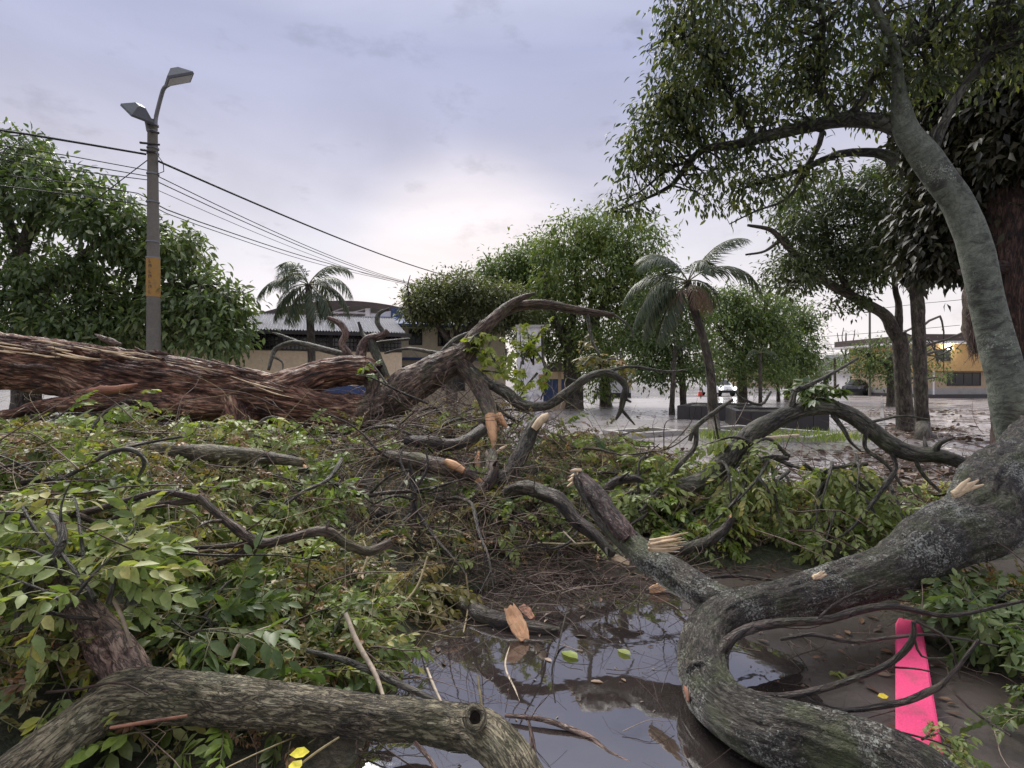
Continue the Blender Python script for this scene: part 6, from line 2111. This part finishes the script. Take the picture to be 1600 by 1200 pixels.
branch('dark knobbly bough sagging across the middle of the heap', [(752, 672, 5.9, 8), (725, 690, 5.7, 9), (698, 698, 5.6, 10), (665, 692, 5.6, 10), (630, 686, 5.7, 7)], 'bark_dark')
branch('split brown log with orange torn patch left of the stump', [(600, 716, 5.25, 11), (650, 722, 5.2, 13), (690, 732, 5.15, 14), (725, 742, 5.1, 10), (745, 750, 5.05, 6)], 'bark_brown', cap='wood_orange', jag=(0, 1.6))
mb = MB()
tube(mb, PX([(696, 720, 5.05, 4), (710, 727, 5.02, 7), (724, 736, 5.0, 4)]), segs=8, step=.03, lump=.4, ridge=.2)
tag(part('wood_chunk', mb, M['wood_orange'], None, at=W(696, 720, 5.05)), 'ragged orange patch of torn wood on the split brown log', 'wood')
branch('mossy dark bough lying behind the snapped lichen limb', [(785, 775, 5.2, 9), (815, 764, 5.1, 11), (845, 770, 5.0, 11), (875, 784, 4.85, 10), (900, 815, 4.7, 10), (930, 838, 4.55, 9), (958, 868, 4.4, 6)], 'bark_dark', segs=24, lump=.25, ridge=.12)
branch('short dark log end leading to the chunk in the puddle', [(690, 930, 4.25, 12), (740, 955, 4.1, 13), (790, 972, 3.98, 13), (840, 980, 3.9, 11), (872, 985, 3.85, 7)], 'bark_dark', cap='wood_red', jag=(0, 1))
branch('thin dark vine hooked over at its end at the left', [(15, 792, 3.4, 3), (60, 768, 3.4, 3.4), (120, 735, 3.4, 3.4), (175, 706, 3.4, 3.4), (205, 702, 3.4, 4), (224, 712, 3.4, 4), (226, 728, 3.4, 3.4), (216, 745, 3.4, 2)], 'bark_branch', segs=8, ridge=0)
branch('thin pale straight twig rising towards the trunk at the left', [(175, 706, 3.42, 2), (230, 692, 3.5, 2.2), (285, 682, 3.55, 2)], 'bark_branch', segs=6, ridge=0)
branch('thick grey twig curling through leaves at the far left edge', [(30, 985, 2.3, 6), (40, 930, 2.35, 7), (75, 885, 2.4, 7), (98, 850, 2.45, 7), (96, 820, 2.5, 6), (78, 800, 2.55, 4)], 'bark_branch', segs=10)
branch('low dark bough along the ground in front of the leafy sprays', [(1010, 870, 4.7, 8), (1090, 850, 4.75, 8), (1130, 828, 4.8, 7), (1142, 812, 4.8, 5)], 'bark_dark', cap='wood_orange', jag=(0, 2))
branch('dark curved piece of bark propped among pale leaves', [(945, 765, 5.0, 5), (965, 752, 5.0, 7), (990, 748, 5.0, 6), (1005, 752, 5.0, 3)], 'bark_dark')
branch('reddish long bough half buried in the twig tangle', [(560, 800, 4.9, 6), (620, 815, 4.9, 6), (700, 828, 4.9, 7), (760, 845, 4.8, 8), (800, 868, 4.7, 7)], 'bark_dark')
branch('slender twig fan standing out of the tangle', [(650, 880, 4.3, 3), (648, 830, 4.5, 4), (646, 790, 4.6, 5), (648, 760, 4.7, 4), (640, 720, 4.8, 2.5)], 'bark_dark',
       subs=[[(647, 800, 4.6, 3), (610, 830, 4.4, 2.4), (575, 860, 4.2, 1.5)], [(648, 795, 4.6, 3), (680, 840, 4.3, 3), (715, 880, 4.1, 2), (730, 900, 4, 1.2)], [(647, 780, 4.6, 3), (615, 775, 4.5, 2), (580, 790, 4.4, 1.2)], [(648, 770, 4.6, 2.6), (625, 720, 4.8, 2), (630, 700, 4.9, 1)], [(648, 765, 4.7, 2.6), (668, 730, 4.8, 2), (665, 700, 4.9, 1)]])

# loose sticks one can point at
STICKS = [
    ('long grey stick with bare pale tip lying against the olive log', [(478, 1016, 2.62, 3.5), (540, 1032, 2.6, 5), (600, 1056, 2.58, 6), (650, 1080, 2.55, 5), (718, 1110, 2.45, 3)], 'bark_branch'),
    ('pale straight stick crossing the long grey stick', [(541, 958, 2.75, 3.5), (560, 1005, 2.66, 4), (585, 1050, 2.56, 4), (601, 1094, 2.45, 3)], 'twig_pale'),
    ('reddish thin stick poking out under the olive log', [(172, 1137, 2.0, 2.5), (230, 1128, 2.0, 3), (292, 1118, 2.02, 2)], 'wood_red'),
    ('thin upright splinter standing right behind the knot', [(746, 1056, 2.4, 1.6), (750, 1085, 2.35, 2), (754, 1114, 2.3, 2)], 'straw'),
    ('peeled pinkish stick floating in the puddle', [(790, 1118, 2.62, 3), (850, 1125, 2.58, 4), (915, 1150, 2.5, 4.5), (950, 1175, 2.42, 3), (985, 1192, 2.36, 2)], 'bark_pink'),
    ('short upright peeled stick in the puddle beside the log', [(834, 1200, 2.28, 5), (832, 1160, 2.36, 4), (826, 1125, 2.44, 2)], 'bark_pink'),
    ('pale thin twig leaning over the log above the knot', [(668, 1044, 2.6, 2), (680, 1075, 2.5, 2.4), (695, 1108, 2.4, 2)], 'twig_pale'),
    ('pinkish stick slanting under the olive log to the bottom edge', [(648, 1160, 2.2, 3), (670, 1185, 2.14, 3.5), (690, 1215, 2.08, 3)], 'bark_pink'),
    ('straw coloured stalk beside the two yellow leaves', [(455, 1205, 2.06, 1.6), (495, 1175, 2.08, 2), (530, 1152, 2.1, 1.5)], 'straw'),
    ('pale forked stick among leaves above the olive log', [(360, 1040, 2.5, 3), (372, 1010, 2.55, 3), (395, 990, 2.6, 2.5), (425, 978, 2.65, 1.5)], 'twig_pale'),
    ('thin grey stalk rising among the dark leaves lower left', [(205, 1010, 2.35, 2.4), (190, 965, 2.35, 3), (170, 925, 2.38, 3), (155, 895, 2.4, 2)], 'twig_pale'),
    ('dark stick lying across the pinkish skinned limb', [(48, 940, 2.3, 2.4), (90, 960, 2.3, 3), (150, 968, 2.3, 3)], 'bark_dark'),
    ('slender bare rod arching over the middle leaves', [(560, 905, 3.3, 1.6), (575, 870, 3.4, 2), (568, 845, 3.5, 1.4)], 'straw'),
    ('long straw coloured shoot curving down towards the puddle', [(668, 870, 3.7, 1.6), (650, 920, 3.5, 2), (610, 965, 3.3, 2), (570, 1012, 3.1, 1.6)], 'straw'),
    ('thin pale rod hanging vertically at the puddle edge', [(728, 895, 3.9, 1.4), (732, 940, 3.8, 1.7), (724, 990, 3.7, 1.3)], 'straw'),
    ('thin wiry twig standing in the puddle middle', [(884, 960, 3.55, 1.2), (872, 1010, 3.3, 1.6), (862, 1050, 3.1, 2), (868, 1100, 2.8, 1.6)], 'bark_dark'),
    ('wet dark twig reaching into the puddle from its left rim', [(800, 1000, 3.5, 1.2), (790, 1040, 3.3, 2), (806, 1080, 3, 1.8), (820, 1118, 2.75, 1.4)], 'twig_pale'),
    ('long thin rod crossing in front of the snapped bough', [(840, 848, 4.6, 1.2), (890, 850, 4.55, 1.6), (948, 846, 4.5, 1.2)], 'straw'),
    ('thin stick over the floating debris at the head of the puddle', [(905, 880, 4.5, 1.6), (950, 905, 4.4, 2), (990, 930, 4.25, 1.4)], 'bark_branch'),
    ('straight pale lath resting among the far twigs on the right', [(1182, 686, 9.5, 2.4), (1248, 680, 9.7, 2.4)], 'twig_pale'),
    ('short pale stick by the torn strip at the trunk foot', [(900, 850, 4.5, 1.5), (880, 830, 4.6, 1.2)], 'twig_pale'),
    ('dark red stick lying in the mud below the leafy sprays', [(1090, 905, 4.3, 2), (1150, 900, 4.35, 3), (1220, 908, 4.3, 2)], 'bark_dark'),
    ('thin wet twig in the mud beside the pink plank', [(1230, 1005, 3.3, 1.2), (1255, 1035, 3.1, 1.4), (1262, 1048, 3.05, 1)], 'bark_dark'),
    ('forked reddish twig low at the right of the pink plank', [(1470, 1060, 2.6, 1.8), (1520, 1110, 2.4, 2), (1580, 1150, 2.25, 1.5)], 'bark_dark'),
]
for lab, rows, mt in STICKS:
    mb = MB()
    tube(mb, PX(rows), segs=8, step=.03, lump=.15, wig=.4)
    tag(part('stick', mb, M[mt], None, at=W(*rows[0][:3])), lab, 'stick', 'loose sticks in the debris')


def chunk(name, label, cat, rows, mat, flat=.4):
    """a split piece of wood: a ragged flat slab with sharp edges and splintered ends"""
    P = PX(rows)
    n = 9
    t = np.linspace(0, len(P) - 1, n)
    C = np.stack([np.interp(t, np.arange(len(P)), P[:, q]) for q in range(4)], 1)
    ax = unit(C[-1, :3] - C[0, :3])
    sd = unit(np.cross(ax, np.array([.15, -1., .35])))
    up = np.cross(sd, ax)
    m = 7
    w = np.linspace(-1, 1, m)
    jag = rng.random((2, m)) * .35
    V = []
    for lay_ in (1, -1):
        for i in range(n):
            e = -ax * jag[0] [:, None] * C[0, 3] * 1.6 if i == 0 else (ax * jag[1][:, None] * C[-1, 3] * 1.8 if i == n - 1 else 0)
            row = C[i, :3] + sd * (w[:, None] * C[i, 3] * (1 + .05 * rng.normal())) + up * lay_ * flat * C[i, 3] * (1 + .12 * rng.normal(size=(m, 1))) + e
            V.append(row)
    V = np.vstack(V)
    q = lambda l, i, j: l * n * m + i * m + j
    Fq = []
    for i in range(n - 1):
        for j in range(m - 1):
            Fq.append([q(0, i, j), q(0, i, j + 1), q(0, i + 1, j + 1), q(0, i + 1, j)])
            Fq.append([q(1, i, j), q(1, i + 1, j), q(1, i + 1, j + 1), q(1, i, j + 1)])
        Fq.append([q(0, i, 0), q(0, i + 1, 0), q(1, i + 1, 0), q(1, i, 0)])
        Fq.append([q(0, i, m - 1), q(1, i, m - 1), q(1, i + 1, m - 1), q(0, i + 1, m - 1)])
    for j in range(m - 1):
        Fq.append([q(0, 0, j), q(1, 0, j), q(1, 0, j + 1), q(0, 0, j + 1)])
        Fq.append([q(0, n - 1, j), q(0, n - 1, j + 1), q(1, n - 1, j + 1), q(1, n - 1, j)])
    uv = np.stack([np.tile(np.tile(w, n), 2) * C[0, 3], np.tile(np.repeat(np.arange(n) / n, m), 2) * np.linalg.norm(C[-1, :3] - C[0, :3])], 1)
    mb = MB()
    mb.add(V, np.array(Fq), 0, uv)
    tag(part(name, mb, M[mat], None, False, at=P[0, :3]), label, cat)


chunk('wood_chunk', 'bright orange split wood chunk standing at the puddle edge', 'wood', [(797, 951, 3.5, 9), (803, 965, 3.48, 12), (812, 982, 3.44, 13), (820, 997, 3.4, 8)], 'wood_orange')
chunk('wood_chunk', 'small pale broken piece just behind the bright orange chunk', 'wood', [(815, 948, 3.9, 5), (824, 956, 3.88, 7), (832, 966, 3.86, 4)], 'wood_red')
chunk('bark_piece', 'flat tan bark piece floating near the snapped limb', 'bark', [(1016, 922, 4.15, 4), (1030, 918, 4.16, 7), (1044, 916, 4.18, 4)], 'wood_orange')
chunk('bark_piece', 'torn pale brown bark flake under the splintered limb', 'bark', [(952, 868, 4.5, 3), (966, 872, 4.48, 5), (982, 880, 4.45, 3)], 'wood_pale')
for lab, c, s, mt, tp_ in (('bright yellow leaf floating between limb and pink plank', (1380, 1088, 2.5), .055, 'leaf_yellow', None), ('curled tan leaf lying left of the pink plank', (1385, 1017, 3.2), .07, 'leaf_brown', None),
                           ('upper of two round yellow leaves below the olive log', (468, 1176, 2.05), .07, 'leaf_yellow', None), ('lower of two round yellow leaves at the bottom edge', (462, 1196, 2.02), .075, 'leaf_yellow', None),
                           ('single green leaf floating on the puddle', (890, 1022, 3.25), .13, 'leaf_fresh', None), ('pale dead leaf cluster on the water in the puddle middle', (975, 1018, 3.28), .1, 'leaf_pale', None)):
    p = W(*c)
    mb = MB()
    az = rng.uniform(0, 6.28)
    X, Y, Z = axes_from(np.array([[math.cos(az), math.sin(az) * .8, .05]]), np.array([[.1, -.5 if mt == 'leaf_yellow' else -.1, 1.]]))
    if c[1] < 1150 or 'puddle' in lab:
        p[2] = .025
        p = np.array([*G(c[0], c[1], .02)[:2], .022])
    mb.instances(simple_tpl(1, .62, .08, .1, True), p[None] - Y * s * .5, X, Y, Z, [s], [.3])
    tag(part('leaf', mb, M[mt], None, at=p), lab, 'leaf')
p = G(1310, 1050, .03)
o = bpy.data.objects.new('leaf', leaf_meshes('med', TPL_MED, 'leaf_pale')[1])
COL.objects.link(o)
o.matrix_world = Matrix.Translation(Vector((p[0] - .08, p[1] - .05, .05))) @ Matrix.Rotation(R(-60), 4, 'Z') @ Matrix.Scale(.75, 4)
tag(o, 'pale green leaf sprig lying alone in the mud left of the pink plank', 'leaf')
leafy('small leaf sprig at the foot of the pink plank', (1478, 1140, 2.3), [(1500, 1165, 2.25), (1520, 1150, 2.3), (1490, 1180, 2.2)], 'med', TPL_MED, 'leaf_pale', 5, .6, 2)

leafy('low leafy twigs lying in the mud right of the pink plank', (1610, 1090, 2.5), tips(5, 1570, 1680, 1030, 1170, 2.4, 2.8), 'med', TPL_MED, 'leaf_dark', 9, .75, 2.5)

# pink painted kerb plank
a0, a1 = G(1399, 964, .07), G(1440, 972, .07)
b0, b1 = G(1399, 1165, .07), G(1476, 1190, .07)
mb = MB()
nseg = 14
V = []
for k in range(nseg + 1):
    f = k / nseg
    l, r_ = a0 * (1 - f) + b0 * f, a1 * (1 - f) + b1 * f
    if k == 0:
        l = l + (r_ - l) * .12
        r_ = r_ - (r_ - l) * .12
    for q, z in ((l, .0), (l, .064), (l + (r_ - l) * .06, .07), (r_ - (r_ - l) * .06, .07), (r_, .064), (r_, .0)):
        V.append([q[0], q[1], z + (.0015 * rng.normal() if z else 0)])
V = np.array(V)
Fp = [[k * 6 + j, k * 6 + j + 1, (k + 1) * 6 + j + 1, (k + 1) * 6 + j] for k in range(nseg) for j in range(5)]
Fp += [[0, 1, 2, 3, 4, 5][::-1], [nseg * 6 + j for j in range(6)]]
mb.add(V, Fp)
tag(part('pink_plank', mb, M['pink'], None, False, at=(a0 + b0) / 2), 'bright pink painted plank lying on wet ground under dark twigs', 'plank')

print('objects', len(bpy.data.objects), 'tris', sum(len(m.polygons) for m in bpy.data.meshes))
